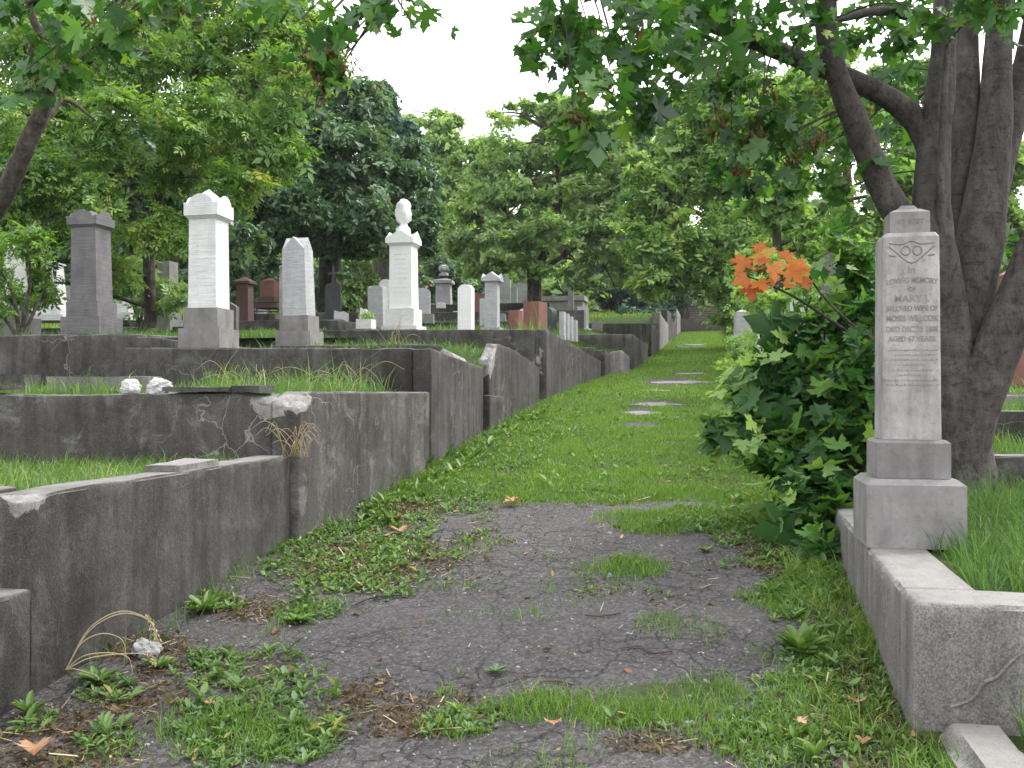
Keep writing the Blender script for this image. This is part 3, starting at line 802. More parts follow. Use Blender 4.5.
def pillar(name, label, cat, base, W, H, mats, cap=None, plinths=((1.0,.14),(.82,.14)), taper=.94, capw=1.0, caph=.14, bev=.008, rot=0.0, urn=None, group=None, worn=None):
    """square monument: stacked plinths, tapering shaft, cap and urn; W = widest plinth, H = total height"""
    t = thing(name, label, cat, base, rot, group)
    tl = np.random.default_rng(abs(hash(label)) % 9973 if False else len(label)*37+int(H*100)); t.rotation_euler.x = tl.normal(0,.009); t.rotation_euler.y = tl.normal(0,.009)
    z = 0.0; mp, ms = mats
    for i, (w, h) in enumerate(plinths):
        bm = bmesh.new(); frust(bm, z, z + h*H, w*W, w*W); z += h*H
        bmo('plinth', bm, mp, t, bev=bev*1.4, jitter=.002)
    sw = W * (.68 if plinths else 1.0)
    ztop = H - (caph*H if cap else 0) - (urn*H if urn else 0)
    bm = bmesh.new(); frust(bm, z, ztop, sw, sw, sw*taper, sw*taper)
    if cap is None: pass
    sho = bmo('shaft', bm, ms, t, bev=bev, jitter=.001)
    if worn:
        st_ = []
        for q in np.arange(.25, .86, .075):
            zz = z + (ztop - z)*q; hw = sw/2*(1-(1-taper)*q); x = -hw*tl.uniform(.4,.72); xe = -x
            while x < xe:
                ww = tl.uniform(.012, .022)
                if tl.random() < .8: Vb, Fb = gridbox(ww*.7, .003, tl.uniform(.012,.022), 1, .0001); st_.append((Vb + np.array([x, -hw-.0022, zz]), Fb))
                x += ww
        Vb, Fb = join(st_); mk('worn_lettering', Vb, Fb, worn, sho)
    if cap:
        bm = bmesh.new(); cw = capw*W
        frust(bm, ztop, ztop + .02*H, sw*taper*1.02, sw*taper*1.02, cw*.97, cw*.97)
        hcap(bm, ztop + .0205*H, cw, cw, caph*H*.28, cap)
        bmo('cap', bm, ms, t)
    if urn:
        z0 = H - urn*H; u = urn*H; r = W*.225
        bm = bmesh.new()
        lathe(bm, [(r*.95, z0-.03*H), (r*.9, z0+.08*u), (r*.55, z0+.16*u), (r*.5, z0+.24*u), (r*.92, z0+.34*u), (r*1.02, z0+.5*u), (r*.98, z0+.66*u), (r*.86, z0+.74*u), (r*.92, z0+.78*u), (r*.8, z0+.88*u), (r*.5, z0+.95*u), (r*.42, z0+.98*u), (.01, z0+u)], 28, wob=.13)
        bmo('urn', bm, ms, t, smooth=True, jitter=.016)
    return t

def tablet(name, label, cat, base, W, H, D, mat, top='round', rot=0.0, lean=0.0, plinth=None, group=None):
    lean = lean + .03*math.sin(len(label)*1.7+W*9)
    t = thing(name, label, cat, base, rot, group) if plinth else None
    z0 = 0.0
    if plinth:
        bm = bmesh.new(); frust(bm, 0, plinth[1], W*plinth[0], D*2.0); bmo('plinth', bm, M['plinth'], t, bev=.008); z0 = plinth[1]
    prof = [(-W/2, z0), (W/2, z0)]
    if top == 'round':
        prof += [(W/2*math.cos(a), H-W*.3 + W*.3*math.sin(a)) for a in np.linspace(0, math.pi, 11)]
    elif top == 'point': prof += [(W/2, H-W*.3), (0, H), (-W/2, H-W*.3)]
    elif top == 'clip': prof += [(W/2, H-W*.28), (W*.26, H-.04*W), (0, H), (-W*.26, H-.04*W), (-W/2, H-W*.28)]
    elif top == 'ragged': prof += [(W/2, H*.8), (W*.2, H*.93), (-W*.1, H*.9), (-W/2, H)]
    else: prof += [(W/2, H), (-W/2, H)]
    bm = bmesh.new()
    a = [bm.verts.new((x, -D/2 + lean*z, z)) for x, z in prof]; b = [bm.verts.new((x, D/2 + lean*z, z)) for x, z in prof]
    bm.faces.new(a); bm.faces.new(b[::-1]); n = len(prof)
    for i in range(n): bm.faces.new((a[(i+1)%n], a[i], b[i], b[(i+1)%n]))
    if plinth:
        bmo('slab', bm, mat, t, bev=.006); return t
    o = bmo(name, bm, mat, None, bev=.006)
    o.location = [float(q) for q in base]; o.rotation_euler.z = rot
    return tagit(o, label, cat, group)

R0 = 0.0
pillar('grave_pillar', 'dark grey pillar monument with an arched cap on two plinths, standing above the cracked wall', 'monument', at(92, 12.0, 2.2), .50, 1.50, (M['darkgrey'], M['darkgrey']), cross_arch(.115, .13), ((1.0,.14),(.82,.12)),   .93, .78, .15, rot=.02)
pillar('grave_pillar', 'tall white pillar monument with an arched gabled cap just behind the third wall', 'monument', at(209, 10.45, 1.88), .455, 1.74, (M['plinth'], M['white']), cross_arch(.135, .215), ((1.0,.17),(.82,.12)), .95, .82, .18, worn=M['white'], rot=.02)
t = pillar('grave_pillar', 'grey pillar monument with a steep pointed gable top and no separate cap', 'monument', at(300, 13.1, 2.06), .475, 1.46, (M['plinth'], M['greymarble']), None, ((1.0,.17),(.82,.14)), .93, 1, .0, rot=.02)
sh = [c for c in t.children if c.name.startswith('shaft')][0]
zt = max(v.co.z for v in sh.data.vertices); w = .475*.68*.93
for v in sh.data.vertices:
    if v.co.z > zt - .05: v.co.z -= .16
bm = bmesh.new(); hcap(bm, zt-.1605, w, w, .012, lambda a, b: max(.165*(1-abs(a)), .165*(1-abs(b))), 16); bmo('cap', bm, M['greymarble'], t)
pillar('grave_pillar', 'bright white marble monument topped by a draped urn', 'monument', at(404, 18.0, 2.63), .62, 2.36, (M['white'], M['bright']), cross_gable(.15, .17), ((1.05,.03),(.84,.13)), .95, .84, .12, worn=M['white'], rot=.0, urn=.245)
pillar('grave_pillar', 'grey capped pillar right of the white clipped tablet', 'monument', at(492, 18.6, 2.66), .36, 1.06, (M['greymarble'], M['greymarble']), cross_gable(.11, .15), ((1.0,.05),), .95, .98, .16, rot=R0)
tablet('gravestone', 'bright white upright tablet with a clipped top, left of the grey capped pillar', 'gravestone', at(466, 17.4, 2.55), .25, .84, .16, M['bright'], 'clip', R0-.15)
pillar('grave_pillar', 'brown sandstone pillar with a low pyramid cap on the left', 'monument', at(245, 21.5, 2.95), .40, 1.05, (M['brown'], M['brown']), pyramid(.11), ((1.0,.07),), .96, .92, .17, rot=R0)
pillar('grave_pillar', 'small red block monument with a pale top, on a raised kerb', 'monument', at(270, 24.0, 3.52), .54, .72, (M['brown'], M['red']), pyramid(.08), ((1.05,.18),(.8,.2)), .97, .62, .14, rot=R0)
pillar('grave_pillar', 'slim pale pillar half hidden behind the grey pointed pillar', 'monument', at(287, 20.5, 3.0), .36, 1.15, (M['plinth'], M['sand']), pyramid(.05), ((1.0,.1),), .95, .7, .1, rot=R0)
t = tablet('gravestone', 'black granite slab with a small cross on top', 'gravestone', at(333, 22.0, 3.0), .34, .92, .2, M['black'], 'round', R0+.3, plinth=(1.3, .1))
bm = bmesh.new(); frust(bm, .90, 1.30, .05, .05); frust(bm, 1.1, 1.15, .2, .045); bmo('cross', bm, M['black'], t)
tablet('gravestone', 'grey leaning slab right of the black cross stone', 'gravestone', at(341, 21.0, 2.9), .3, .34, .1, M['greymarble'], 'ragged', .3, .25)
pillar('grave_pillar', 'short grey pillar left of the white urn monument', 'monument', at(378, 19.6, 2.75), .31, .82, (M['greymarble'], M['greymarble']), cross_gable(.05, .05), (), .97, .98, .06, rot=R0)
tablet('gravestone', 'white tablet just behind the short grey pillar', 'gravestone', at(386, 22.5, 3.0), .26, 1.05, .14, M['white'], 'clip', R0)
tablet('gravestone', 'small white tilted stone in front of the sloping kerb', 'gravestone', at(363, 21.8, 2.95), .17, .42, .08, M['white'], 'ragged', .1, .3)
t = thing('flower_planter', 'small stone planter block with greenery beside the white urn monument', 'planter', at(366, 17.2, 2.55))
bm = bmesh.new(); frust(bm, 0, .05, .34, .34); bmo('plinth', bm, M['plinth'], t, bev=.006)
bm = bmesh.new(); frust(bm, .052, .22, .27, .27); bmo('box', bm, M['white'], t, bev=.008)
foliage('plant', [(at(366,17.2,2.55)+np.array([0,0,.28]), (.13,.13,.07), 1)], 160, LS, .06, M['mid'], t, at(366,17.2,2.55), seed=71)
tablet('gravestone', 'narrow grey stone half hidden right of the white urn monument', 'gravestone', at(423, 21.0, 2.95), .3, .75, .2, M['greymarble'], 'round', .2, plinth=(1.5, .2))
pillar('grave_pillar', 'weathered grey monument with a ball finial far back in the shade', 'monument', at(444, 36, 4.15), .8, 1.95, (M['plinth'], M['greymarble']), pyramid(.1), ((1.0,.1),(.8,.1)), .92, .85, .2, rot=R0+.1, urn=.17)
tablet('gravestone', 'tiny white stone at the foot of the weathered ball monument', 'gravestone', at(441, 32, 4.2), .28, .2, .14, M['white'], 'round')
tablet('gravestone', 'small white stump stone between the ball monument and white tablet', 'gravestone', at(456, 27, 3.4), .13, .3, .12, M['white'], 'flat')
tablet('gravestone', 'reddish far tablet right behind the white clipped tablet', 'gravestone', at(478, 30, 3.75), .32, .75, .15, M['red'], 'round', .1)
tablet('gravestone', 'slim grey tablet between the white tablet and the capped pillar', 'gravestone', at(482.5, 21, 2.9), .1, .58, .2, M['greymarble'], 'flat', .1)
tablet('gravestone', 'narrow dull grey tablet right of the capped pillar', 'gravestone', at(503, 21.5, 2.85), .12, .36, .15, M['plinth'], 'round', .1)
tablet('gravestone', 'short square red granite post stone', 'gravestone', at(516, 17.8, 2.55), .19, .42, .19, M['red'], 'flat', -.25)
tablet('gravestone', 'white striped narrow stone between the two red stones', 'gravestone', at(524, 22, 2.9), .16, .45, .12, M['bright'], 'round', -.1)
tablet('gravestone', 'wide red-brown granite block next to the green slab', 'gravestone', at(535, 19.6, 2.62), .33, .66, .42, M['red'], 'flat', -.25)
tablet('gravestone', 'dark green granite slab behind the red-brown block', 'gravestone', at(546, 21.2, 2.7), .42, .62, .2, M['greengranite'], 'round', -.4)
for px, d, h, lab in ((562.5, 21.0, .48, 'tallest and leftmost of four thin grey tablets in a row'), (566.5, 21.8, .48, 'second from the left of four thin grey tablets in a row'), (570.5, 22.6, .45, 'third from the left of four thin grey tablets in a row'), (575, 23.3, .4, 'shortest and rightmost of four thin grey tablets in a row')):
    tablet('gravestone', lab, 'gravestone', at(px, d, 2.62 + .03*(d-21)), .1, h + .1, .3, M['greymarble'], 'flat', R0, group='thin grey tablets by the path plots')
pillar('grave_pillar', 'light grey block stone right of the thin grey tablets', 'monument', at(583, 27, 3.2), .36, .62, (M['white'], M['greymarble']), None, ((1.05,.05),), 1.0, rot=R0-.15)
tablet('gravestone', 'low squat stone with a peaked top near the dark shrub', 'gravestone', at(597, 27.5, 3.2), .28, .3, .2, M['plinth'], 'point', R0)
for px, d, h, w, lab in ((505, 38, 1.5, .42, 'pale slim far tablet left of the trunk of the middle tree'), (514, 37, 1.15, .24, 'slimmest far grey tablet behind the middle tree'), (520, 38.5, 1.3, .36, 'far grey tablet second left of the middle tree trunk'), (529, 37.5, 1.25, .5, 'broad far grey tablet right against the middle tree trunk')):
    tablet('gravestone', lab, 'gravestone', at(px, d, zl(d)), w, h, .2, M['greymarble'], 'flat' if w > .45 else 'round', .1, group='far grey tablets behind the middle tree')
# far block vault and its post
t = thing('burial_vault', 'long low grey block vault far back behind the middle tree', 'vault', at(562, 42, 4.55))
bm = bmesh.new(); frust(bm, 0, .75, 1.9, 1.2); bmo('wall', bm, M['plinth'], t, bev=.02)
bm = bmesh.new(); frust(bm, .752, .95, 2.05, 1.35); bmo('roof', bm, M['limeplinth'], t, bev=.02)
tablet('gravestone', 'slim post stone standing at the right end of the far vault', 'gravestone', at(571, 40, 4.5), .22, 1.3, .2, M['plinth'], 'flat')
for px, py, w, dp, lab in ((678,383,1.15,.75,'largest pale flat stone sunk in the grass path'),(655,391,.5,.35,'small pale stone left below the largest path stone'),(655,405,.8,.5,'pale flat stone second nearest in the grass path'),(642,414,.55,.42,'nearest pale worn stone in the grass path'),(692,374,.8,.5,'pale flat stone just beyond the largest path stone'),(698,345,1.0,.9,'farthest pale stone patch in the grass path')):
    g = G(px, py); bm = bmesh.new(); n = 15; r1 = np.random.default_rng(int(px*7+py))
    rr = 1 + r1.normal(0, .2, n); an = np.linspace(0, 2*math.pi, n, endpoint=False)
    lo = [bm.verts.new((w/2*rr[k]*math.cos(an[k]), dp/2*rr[k]*math.sin(an[k]), -.06 + .085*dp/2*rr[k]*math.sin(an[k]))) for k in range(n)]
    hi = [bm.verts.new((v.co.x*.96, v.co.y*.96, v.co.z + .088)) for v in lo]
    bm.faces.new(hi); bm.faces.new(lo[::-1])
    for k in range(n): bm.faces.new((lo[k], lo[(k+1)%n], hi[(k+1)%n], hi[k]))
    o = bmo('path_stone', bm, M['flag'], None, bev=.006); o.location = [float(g[0]), float(g[1]), float(gz(g[0], g[1]))-.012]
    tagit(o, lab, 'path stone')
# left edge stones
pillar('grave_pillar', 'slim white obelisk on a grey base at the left picture edge', 'monument', at(15, 13.0, 2.24), .38, 1.18, (M['plinth'], M['white']), pyramid(.04), ((1.15,.2),(.62,.1)), .6, .5, .06, rot=-.2)
pillar('grave_pillar', 'white obelisk on a wide base seen through leaves left of the dark pillar', 'monument', at(52, 17.5, 2.75), .55, 1.05, (M['white'], M['white']), pyramid(.05), ((1.2,.1),(.9,.1)), .7, .6, .07, rot=.2)
tablet('gravestone', 'pale rounded stone close behind the left side of the dark pillar', 'gravestone', at(73, 18.5, 2.75), .3, .75, .15, M['sand'], 'round', .4)
t = pillar('grave_pillar', 'white stone block with a ball urn behind the leaves right of the dark pillar', 'monument', at(124, 19.5, 2.9), .62, 1.0, (M['white'], M['white']), pyramid(.06), ((1.1,.15),(.8,.15)), .95, .7, .1, rot=0, urn=.3)
pillar('grave_pillar', 'tall grey and white pillar between the dark and the white pillars', 'monument', at(167, 17.2, 2.56), .38, 1.2, (M['plinth'], M['limeplinth']), None, ((1.0,.16),(.8,.14)), .94, rot=-.1)
tablet('gravestone', 'pale pink far tablet left of the white capped pillar', 'gravestone', at(181, 25, 3.3), .36, .92, .2, M['sand'], 'round', .1)
tablet('gravestone', 'white far stone with a ledge top, left of the white capped pillar', 'gravestone', at(188, 23, 3.1), .45, .7, .25, M['bright'], 'flat', .1)
tablet('gravestone', 'dark slab just right of the white capped pillar', 'gravestone', at(229, 17.5, 2.55), .3, .55, .15, M['darkgrey'], 'point', .1)
tablet('gravestone', 'low white stone right of the white capped pillar', 'gravestone', at(234, 20.0, 2.85), .14, .32, .12, M['bright'], 'flat', .1)
tablet('gravestone', 'small white ball-topped stone left of the red block monument', 'gravestone', at(261, 25.5, 3.4), .22, .45, .2, M['white'], 'round', .1)
# iron railing far left
t = thing('iron_railing', 'low black iron railing in front of the red block monument', 'railing', at(215, 22.3, 2.98))
V, Fc = [], []
rail = [tube([(-1.4, 0, z), (2.2, 0, z)], [.014, .014], 5, 0, 1) for z in (.32, .52)]
v, f = join(rail); mk('rail', v, f, M['iron'], t)
for k in range(13): v, f = tube([(-1.4 + .3*k, 0, 0), (-1.4 + .3*k, 0, .6)], [.012, .008], 5, 0, 1); mk('bar', v, f, M['iron'], t)

# ------------------------------------------------------------------ the lettered monument on the right
base = np.array([.70 + .225, 4.80 + .215, .790])
t = thing('grave_pillar', 'pale lettered pillar monument with a stepped top, standing on the right wall under the tree', 'monument', base, -.005)
bm = bmesh.new(); frust(bm, 0, .285, .432, .432, .43, .43); frust(bm, .285, .31, .43, .43, .37, .37); bmo('plinth', bm, M['limeplinth'], t, bev=.012, jitter=.003)
bm = bmesh.new(); frust(bm, .312, .475, .32, .32); frust(bm, .475, .488, .32, .32, .29, .29); bmo('plinth', bm, M['limeplinth'], t, bev=.008, jitter=.002)
# shaft with chamfered arrises
SHW, SHZ0, SHZ1 = .258, .490, 1.45
bm = bmesh.new()
def octo(z, w, c): return [bm.verts.new((x, y, z)) for x, y in ((-w+c,-w),(w-c,-w),(w,-w+c),(w,w-c),(w-c,w),(-w+c,w),(-w,w-c),(-w,-w+c))]
rows = [octo(SHZ0, SHW/2, .012), octo(SHZ1-.02, SHW/2*.955, .012), octo(SHZ1, SHW/2*.86, .012)]
bm.faces.new(rows[0][::-1]); bm.faces.new(rows[-1])
for a, b in zip(rows, rows[1:]):
    for k in range(8): bm.faces.new((a[k], a[(k+1)%8], b[(k+1)%8], b[k]))
SHAFT = bmo('shaft', bm, M['sand'], t, bev=.004)
bm = bmesh.new(); frust(bm, SHZ1+.001, SHZ1+.10, .178, .178); frust(bm, SHZ1+.10, SHZ1+.12, .178, .178, .10, .10); frust(bm, SHZ1+.1205, SHZ1+.14, .085, .085, .06, .06)
TOPB = bmo('top_block', bm, M['limeplinth'], t, bev=.007, jitter=.002)

def text(body, size, z, name, arc=0.0, maxw=.25, ext=.0018):
    cu = bpy.data.curves.new('txt', 'FONT'); cu.body = body; cu.size = size; cu.align_x = 'CENTER'; cu.align_y = 'CENTER'
    cu.extrude = ext; cu.offset = .0006
    o = bpy.data.objects.new('txt', cu); COL.objects.link(o)
    dg = bpy.context.evaluated_depsgraph_get(); dg.update()
    me = bpy.data.meshes.new_from_object(o.evaluated_get(dg))
    bpy.data.objects.remove(o)
    xs = [v.co.x for v in me.vertices]; wd = max(xs) - min(xs); k = min(1.0, maxw*.9 / wd)
    face = -SHW/2 * (1 - .045*(z - SHZ0)/(SHZ1-SHZ0))
    if z > SHZ1: face = -.089
    for v in me.vertices:
        x = v.co.x * k; zz = v.co.y + z - arc * (x / .12)**2
        v.co = (x, face - .0002 - v.co.z, zz)
    me.materials.clear(); me.materials.append(M['letter'])
    p = bpy.data.objects.new(name, me); COL.objects.link(p); p.parent = TOPB if z > SHZ1 else SHAFT
    return p
text('AT REST', .034, SHZ1 + .055, 'inscription', maxw=.15)
for k, (s, z, sz, arc, mw) in enumerate([('In', 1.275, .05, 0, .25), ('LOVING MEMORY', 1.228, .036, .012, .25), ('OF', 1.186, .026, 0, .25), ('MARY J.', 1.142, .046, 0, .25), ('BELOVED WIFE OF', 1.096, .034, 0, .25),
        ('MOSES WILLCOX', 1.05, .038, 0, .25), ('DIED DEC. 21 1888', 1.00, .036, 0, .25), ('AGED 67 YEARS', .955, .034, 0, .23)]):
    text(s, sz, z, 'inscription', arc, mw)
# worn verse lines: short raised strokes where single letters can no longer be read
strokes = []
rg = np.random.default_rng(3)
for z, w in ((.905, .225), (.883, .19), (.861, .23), (.838, .12), (.812, .225), (.79, .13), (.766, .24), (.744, .22)):
    x = -w/2
    while x < w/2:
        ww = rg.uniform(.005, .011); hh = rg.uniform(.007, .013)
        f = -SHW/2*(1-.045*(z-SHZ0)/(SHZ1-SHZ0))
        if rg.random() < .85:
            V, Fc = gridbox(ww*rg.uniform(.3, .9), .002, hh*rg.uniform(.3, 1), 1, .0001); strokes.append((V + np.array([x, f-.0016, z-hh/2]), Fc))
        x += ww + .002
V, Fs = join(strokes); mk('worn_verse', V, Fs, M['letter'], SHAFT)
# incised emblem: two rings and a pointed fold
em = []
for cx in (-.028, .028):
    em.append(tube([(cx*.9+.019*math.cos(a), -SHW/2*.962, 1.365+.021*math.sin(a)) for a in np.linspace(0, 2*math.pi, 13)], [.0035]*13, 5, 0, 2))
em.append(tube([(-.098, -SHW/2*.962, 1.385), (-.06, -SHW/2*.962, 1.35), (0, -SHW/2*.963, 1.307), (.06, -SHW/2*.962, 1.35), (.098, -SHW/2*.962, 1.385)], [.003]*5, 5, 0, 4))
em.append(tube([(-.10, -SHW/2*.962, 1.345), (-.07, -SHW/2*.962, 1.34)], [.004]*2, 5, 0, 2)); em.append(tube([(.10, -SHW/2*.962, 1.345), (.07, -SHW/2*.962, 1.34)], [.004]*2, 5, 0, 2))
em.append(tube([(-.098, -SHW/2*.962, 1.40), (-.04, -SHW/2*.962, 1.395), (0, -SHW/2*.962, 1.41), (.04, -SHW/2*.962, 1.395), (.098, -SHW/2*.962, 1.40)], [.003]*5, 5, 0, 3))
V, Fs = join(em); mk('emblem', V, Fs, M['letter'], SHAFT)

# stones behind the bush and at the right edge
pillar('grave_pillar', 'grey pillar stone with a dark side half hidden in the maple saplings', 'monument', at(838, 9.3, 1.25), .34, 1.62, (M['plinth'], M['darkgrey']), pyramid(.03), ((1.0,.1),), .97, .66, .06, rot=.15)
tablet('gravestone', 'narrow white upright stone edge glimpsed behind the orange leaves', 'gravestone', at(797, 11.5, 1.35), .10, 1.25, .3, M['white'], 'flat', .15)
tablet('gravestone', 'small white stone standing in the shrubs right of the far path', 'gravestone', at(764, 14.0, 1.6), .2, .95, .15, M['white'], 'round', .15)
pillar('grave_pillar', 'dull grey capped stone in the shrubs beside the far path', 'monument', at(742, 19.5, 2.1), .4, 1.0, (M['plinth'], M['greymarble']), pyramid(.05), ((1.0,.12),), .97, .66, .06, rot=.15)
pillar('grave_pillar', 'red granite obelisk on a pink base at the right picture edge', 'monument', at(1012, 12.6, 1.47), .62, 1.55, (M['red'], M['red']), pyramid(.1), ((1.0,.07),(.85,.07)), .72, .5, .06, rot=.1)
tablet('gravestone', 'white gravestone left of the red obelisk, behind the leaning trunk', 'gravestone', at(985, 15.5, 1.7), .5, 1.5, .2, M['white'], 'round', .1)

# steps at the end of the path
sx = P(703.5, 310, 59.5)[0]
t = thing('stone_steps', 'dark stone steps with iron handrail posts at the far end of the path', 'steps', (sx, 58.7, 5.68))
for k in range(6):
    bm = bmesh.new(); frust(bm, -.4, .155*(k+1)-.032, 1.55, .32, cy=.16+.3*k); bmo('riser', bm, M['step'], t)
    bm = bmesh.new(); frust(bm, .155*(k+1)-.031, .155*(k+1), 1.57, .34, cy=.15+.3*k); bmo('tread', bm, M['stairedge'], t)
for s in (-1, 1):
    v, f = join([tube([(s*.88, .05, -.5), (s*.88, .05, 1.0)], [.06, .06], 8, 0, 1), tube([(s*.88, 1.9, .5), (s*.88, 1.9, 1.9)], [.045, .045], 8, 0, 1), tube([(s*.88, .05, .95), (s*.88, 1.9, 1.85)], [.035, .035], 8, 0, 1)])
    mk('handrail', v, f, M['iron'], t)
#@@PLANTS
# ------------------------------------------------------------------ grass and weeds
def grassfield(name, x0, x1, y0, y1, dens, zf, h, w, mat, lean=.55, seed=1, keep=None, tint=(.45,.22), attach=None):
    rg = np.random.default_rng(seed)
    N = int((x1-x0)*(y1-y0)*dens)
    p = np.column_stack([rg.uniform(x0, x1, N), rg.uniform(y0, y1, N), np.zeros(N)])
    cl = fbm(p[:,0], p[:,1], 0, 3.5, 3)
    k = rg.random(N) < np.clip(.62 + .9*cl, .08, 1)
    if keep is not None: k &= rg.random(N) < keep(p)
    p = p[k]; cl = cl[k]; N = len(p)
    p[:,2] = zf(p[:,0], p[:,1]) - .004
    hh = h * np.exp(rg.normal(0, .35, N)) * (1 + .5*cl)
    V, f1, f2, T = blades(p, hh, w*rg.uniform(.7, 1.4, N), np.abs(rg.normal(lean, .25, N)), np.clip(rg.normal(tint[0] + .12*cl, tint[1], N), 0, 1), rg)
    o = mk(name, V, [f1, f2], mat, attrs={'tint': T})
    return tagit(o, attach, 'grass', kind='stuff')
kg = lambda p: np.clip(covers(p)[0]*1.1, 0, 1)
grassfield('path_grass', -2.75, .95, 2.4, 8.2, 9000, pz, .042, .0042, M['grass'], .6, 11, keep=lambda p: np.clip(covers(p)[0]*1.3-.1, 0, 1))
grassfield('path_grass', -2.7, .95, 7.2, 14, 6500, pz, .036, .006, M['grass'], .6, 12, keep=kg, tint=(.55,.2))
grassfield('path_grass', -2.6, 1.0, 14, 26, 2200, pz, .04, .01, M['grass'], .6, 13, keep=kg, tint=(.58,.2))
grassfield('path_grass', -2.3, 1.6, 26, 58, 600, pz, .05, .022, M['grass'], .6, 14, keep=kg, tint=(.6,.2))
grassfield('verge_grass', .42, .74, 2.6, 6.0, 3600, pz, .075, .0045, M['grass'], .7, 15, tint=(.6,.28))
grassfield('verge_grass', -2.66, -2.45, 3.6, 16, 500, pz, .11, .005, M['lushgrass'], .6, 16)
zc = lambda v: (lambda X, Y: v + 0*X)
grassfield('plot_grass', -9, -2.83, 3.72, 6.13, 3200, lambda X, Y: zA(X,Y)+.004, .065, .005, M['lushgrass'], .7, 21, tint=(.62,.22))
grassfield('plot_grass', -10, -2.83, 6.4, 9.05, 1700, zc(1.46), .085, .006, M['lushgrass'], .7, 22, tint=(.5,.22))
grassfield('tall_grass', -4.2, -2.85, 7.2, 9.0, 700, zc(1.46), .19, .007, M['lushgrass'], .6, 23, tint=(.62,.25))
grassfield('tall_grass', -4.75, -4.1, 6.4, 6.9, 500, zc(1.46), .12, .006, M['lushgrass'], .6, 24, tint=(.55,.2))
grassfield('plot_grass', -5.6, -2.85, 9.3, 11.9, 700, zC, .09, .008, M['lushgrass'], .6, 25)
grassfield('plot_grass', -5.6, -2.85, 12.1, 16.1, 600, zD, .11, .01, M['lushgrass'], .6, 26)
grassfield('plot_grass', -12, -6.2, 10.25, 16.2, 700, zW, .085, .009, M['lushgrass'], .6, 27)
grassfield('plot_grass', -14, -1.9, 16.35, 26, 320, zE, .075, .015, M['lushgrass'], .6, 28, keep=lambda p: (p[:,0] < xrE(p[:,1])-.12)*1.0, tint=(.5,.25))
grassfield('tall_grass', -3.3, -2.5, 16.4, 19.5, 420, zE, .2, .01, M['grass'], .7, 29, keep=lambda p: (p[:,0] < xrE(p[:,1])-.1)*1.0)
grassfield('plot_grass', -26, -1.8, 26, 60, 60, zF, .09, .035, M['grass'], .6, 30, tint=(.6,.25))
zr = lambda X, Y: .735+.045*(Y-3.85)
grassfield('plot_grass', .99, 3.2, 3.88, 6.85, 3300, zr, .115, .005, M['lushgrass'], .6, 31, tint=(.4,.2))  # blade tint set darker to put the maple's shade into the colour
grassfield('plot_grass', 1.2, 6, 7.15, 9.1, 700, zc(1.065), .11, .007, M['lushgrass'], .5, 32, tint=(.6,.2))
grassfield('plot_grass', 1.2, 8, 9.5, 12, 500, zc(1.325), .1, .009, M['lushgrass'], .5, 33, tint=(.6,.2))
grassfield('plot_grass', 1.2, 12, 12, 30, 120, lambda X, Y: 1.45+.085*(Y-12), .1, .02, M['grass'], .6, 34, tint=(.6,.2))
grassfield('corner_grass', .985, 1.6, 2.6, 3.57, 3200, lambda X, Y: gz(X,Y)+.065, .15, .005, M['lushgrass'], .6, 35, tint=(.5,.2))

def weeds(name, dens, mat, tpl, size, seed, x0, x1, y0, y1, keep, per=5, up=.9):
    rg = np.random.default_rng(seed); N = int((x1-x0)*(y1-y0)*dens)
    p = np.column_stack([rg.uniform(x0,x1,N), rg.uniform(y0,y1,N), np.zeros(N)])
    cl = fbm(p[:,0]+9, p[:,1], 0, 4, 3)
    p = p[rg.random(N) < keep(p)*np.clip(.6+1.0*cl, .05, 1)]; N = len(p); p[:,2] = pz(p[:,0], p[:,1])
    n = N*per; ps = np.repeat(p, per, 0); a = rg.uniform(0, 6.28, n)
    sz = np.repeat(size*np.exp(rg.normal(0,.35,N)), per)*rg.uniform(.6,1.2,n)
    rise = rg.uniform(.05, .95, n)
    ax = np.column_stack([np.cos(a), np.sin(a), rise]); nn = np.column_stack([-np.cos(a)*rise, -np.sin(a)*rise, np.ones(n)]) + rg.normal(0,.25,(n,3))
    ps[:,2] += rg.uniform(0, .45, n)*sz
    tt = np.clip(np.repeat(rg.normal(.5,.16,N),per) + rg.normal(0,.15,n), 0, 1)
    V, Fc, T = scatter(tpl, ps, nn, sz, tt, rg, ax)
    return tagit(mk(name, V, Fc, mat, attrs={'tint': T}), None, 'weeds', kind='stuff')
kw = lambda p: covers(p)[1]
weeds('broadleaf_weeds', 1150, M['weed'], leaf_oval(.34), .028, 41, -2.7, .9, 2.4, 14, kw, 6)
weeds('creeping_weeds', 1100, M['clover'], LO, .015, 42, -2.7, .9, 2.4, 12, lambda p: np.clip(kw(p)*1.2+.0, 0, 1)*.8, 7)
weeds('creeping_weeds', 250, M['weed'], LO, .03, 43, -2.6, .9, 7.5, 20, lambda p: covers(p)[4]*np.clip(.2+1.5*fbm(p[:,0],p[:,1],3,1.2,2),0,1), 6)
weeds('broadleaf_weeds', 120, M['weed'], leaf_oval(.34), .06, 44, -2.62, -2.2, 6.5, 14, lambda p: np.ones(len(p)), 6)
weeds('broadleaf_weeds', 150, M['weed'], leaf_oval(.34), .038, 45, .38, .72, 3, 6, lambda p: np.ones(len(p))*.8, 5)
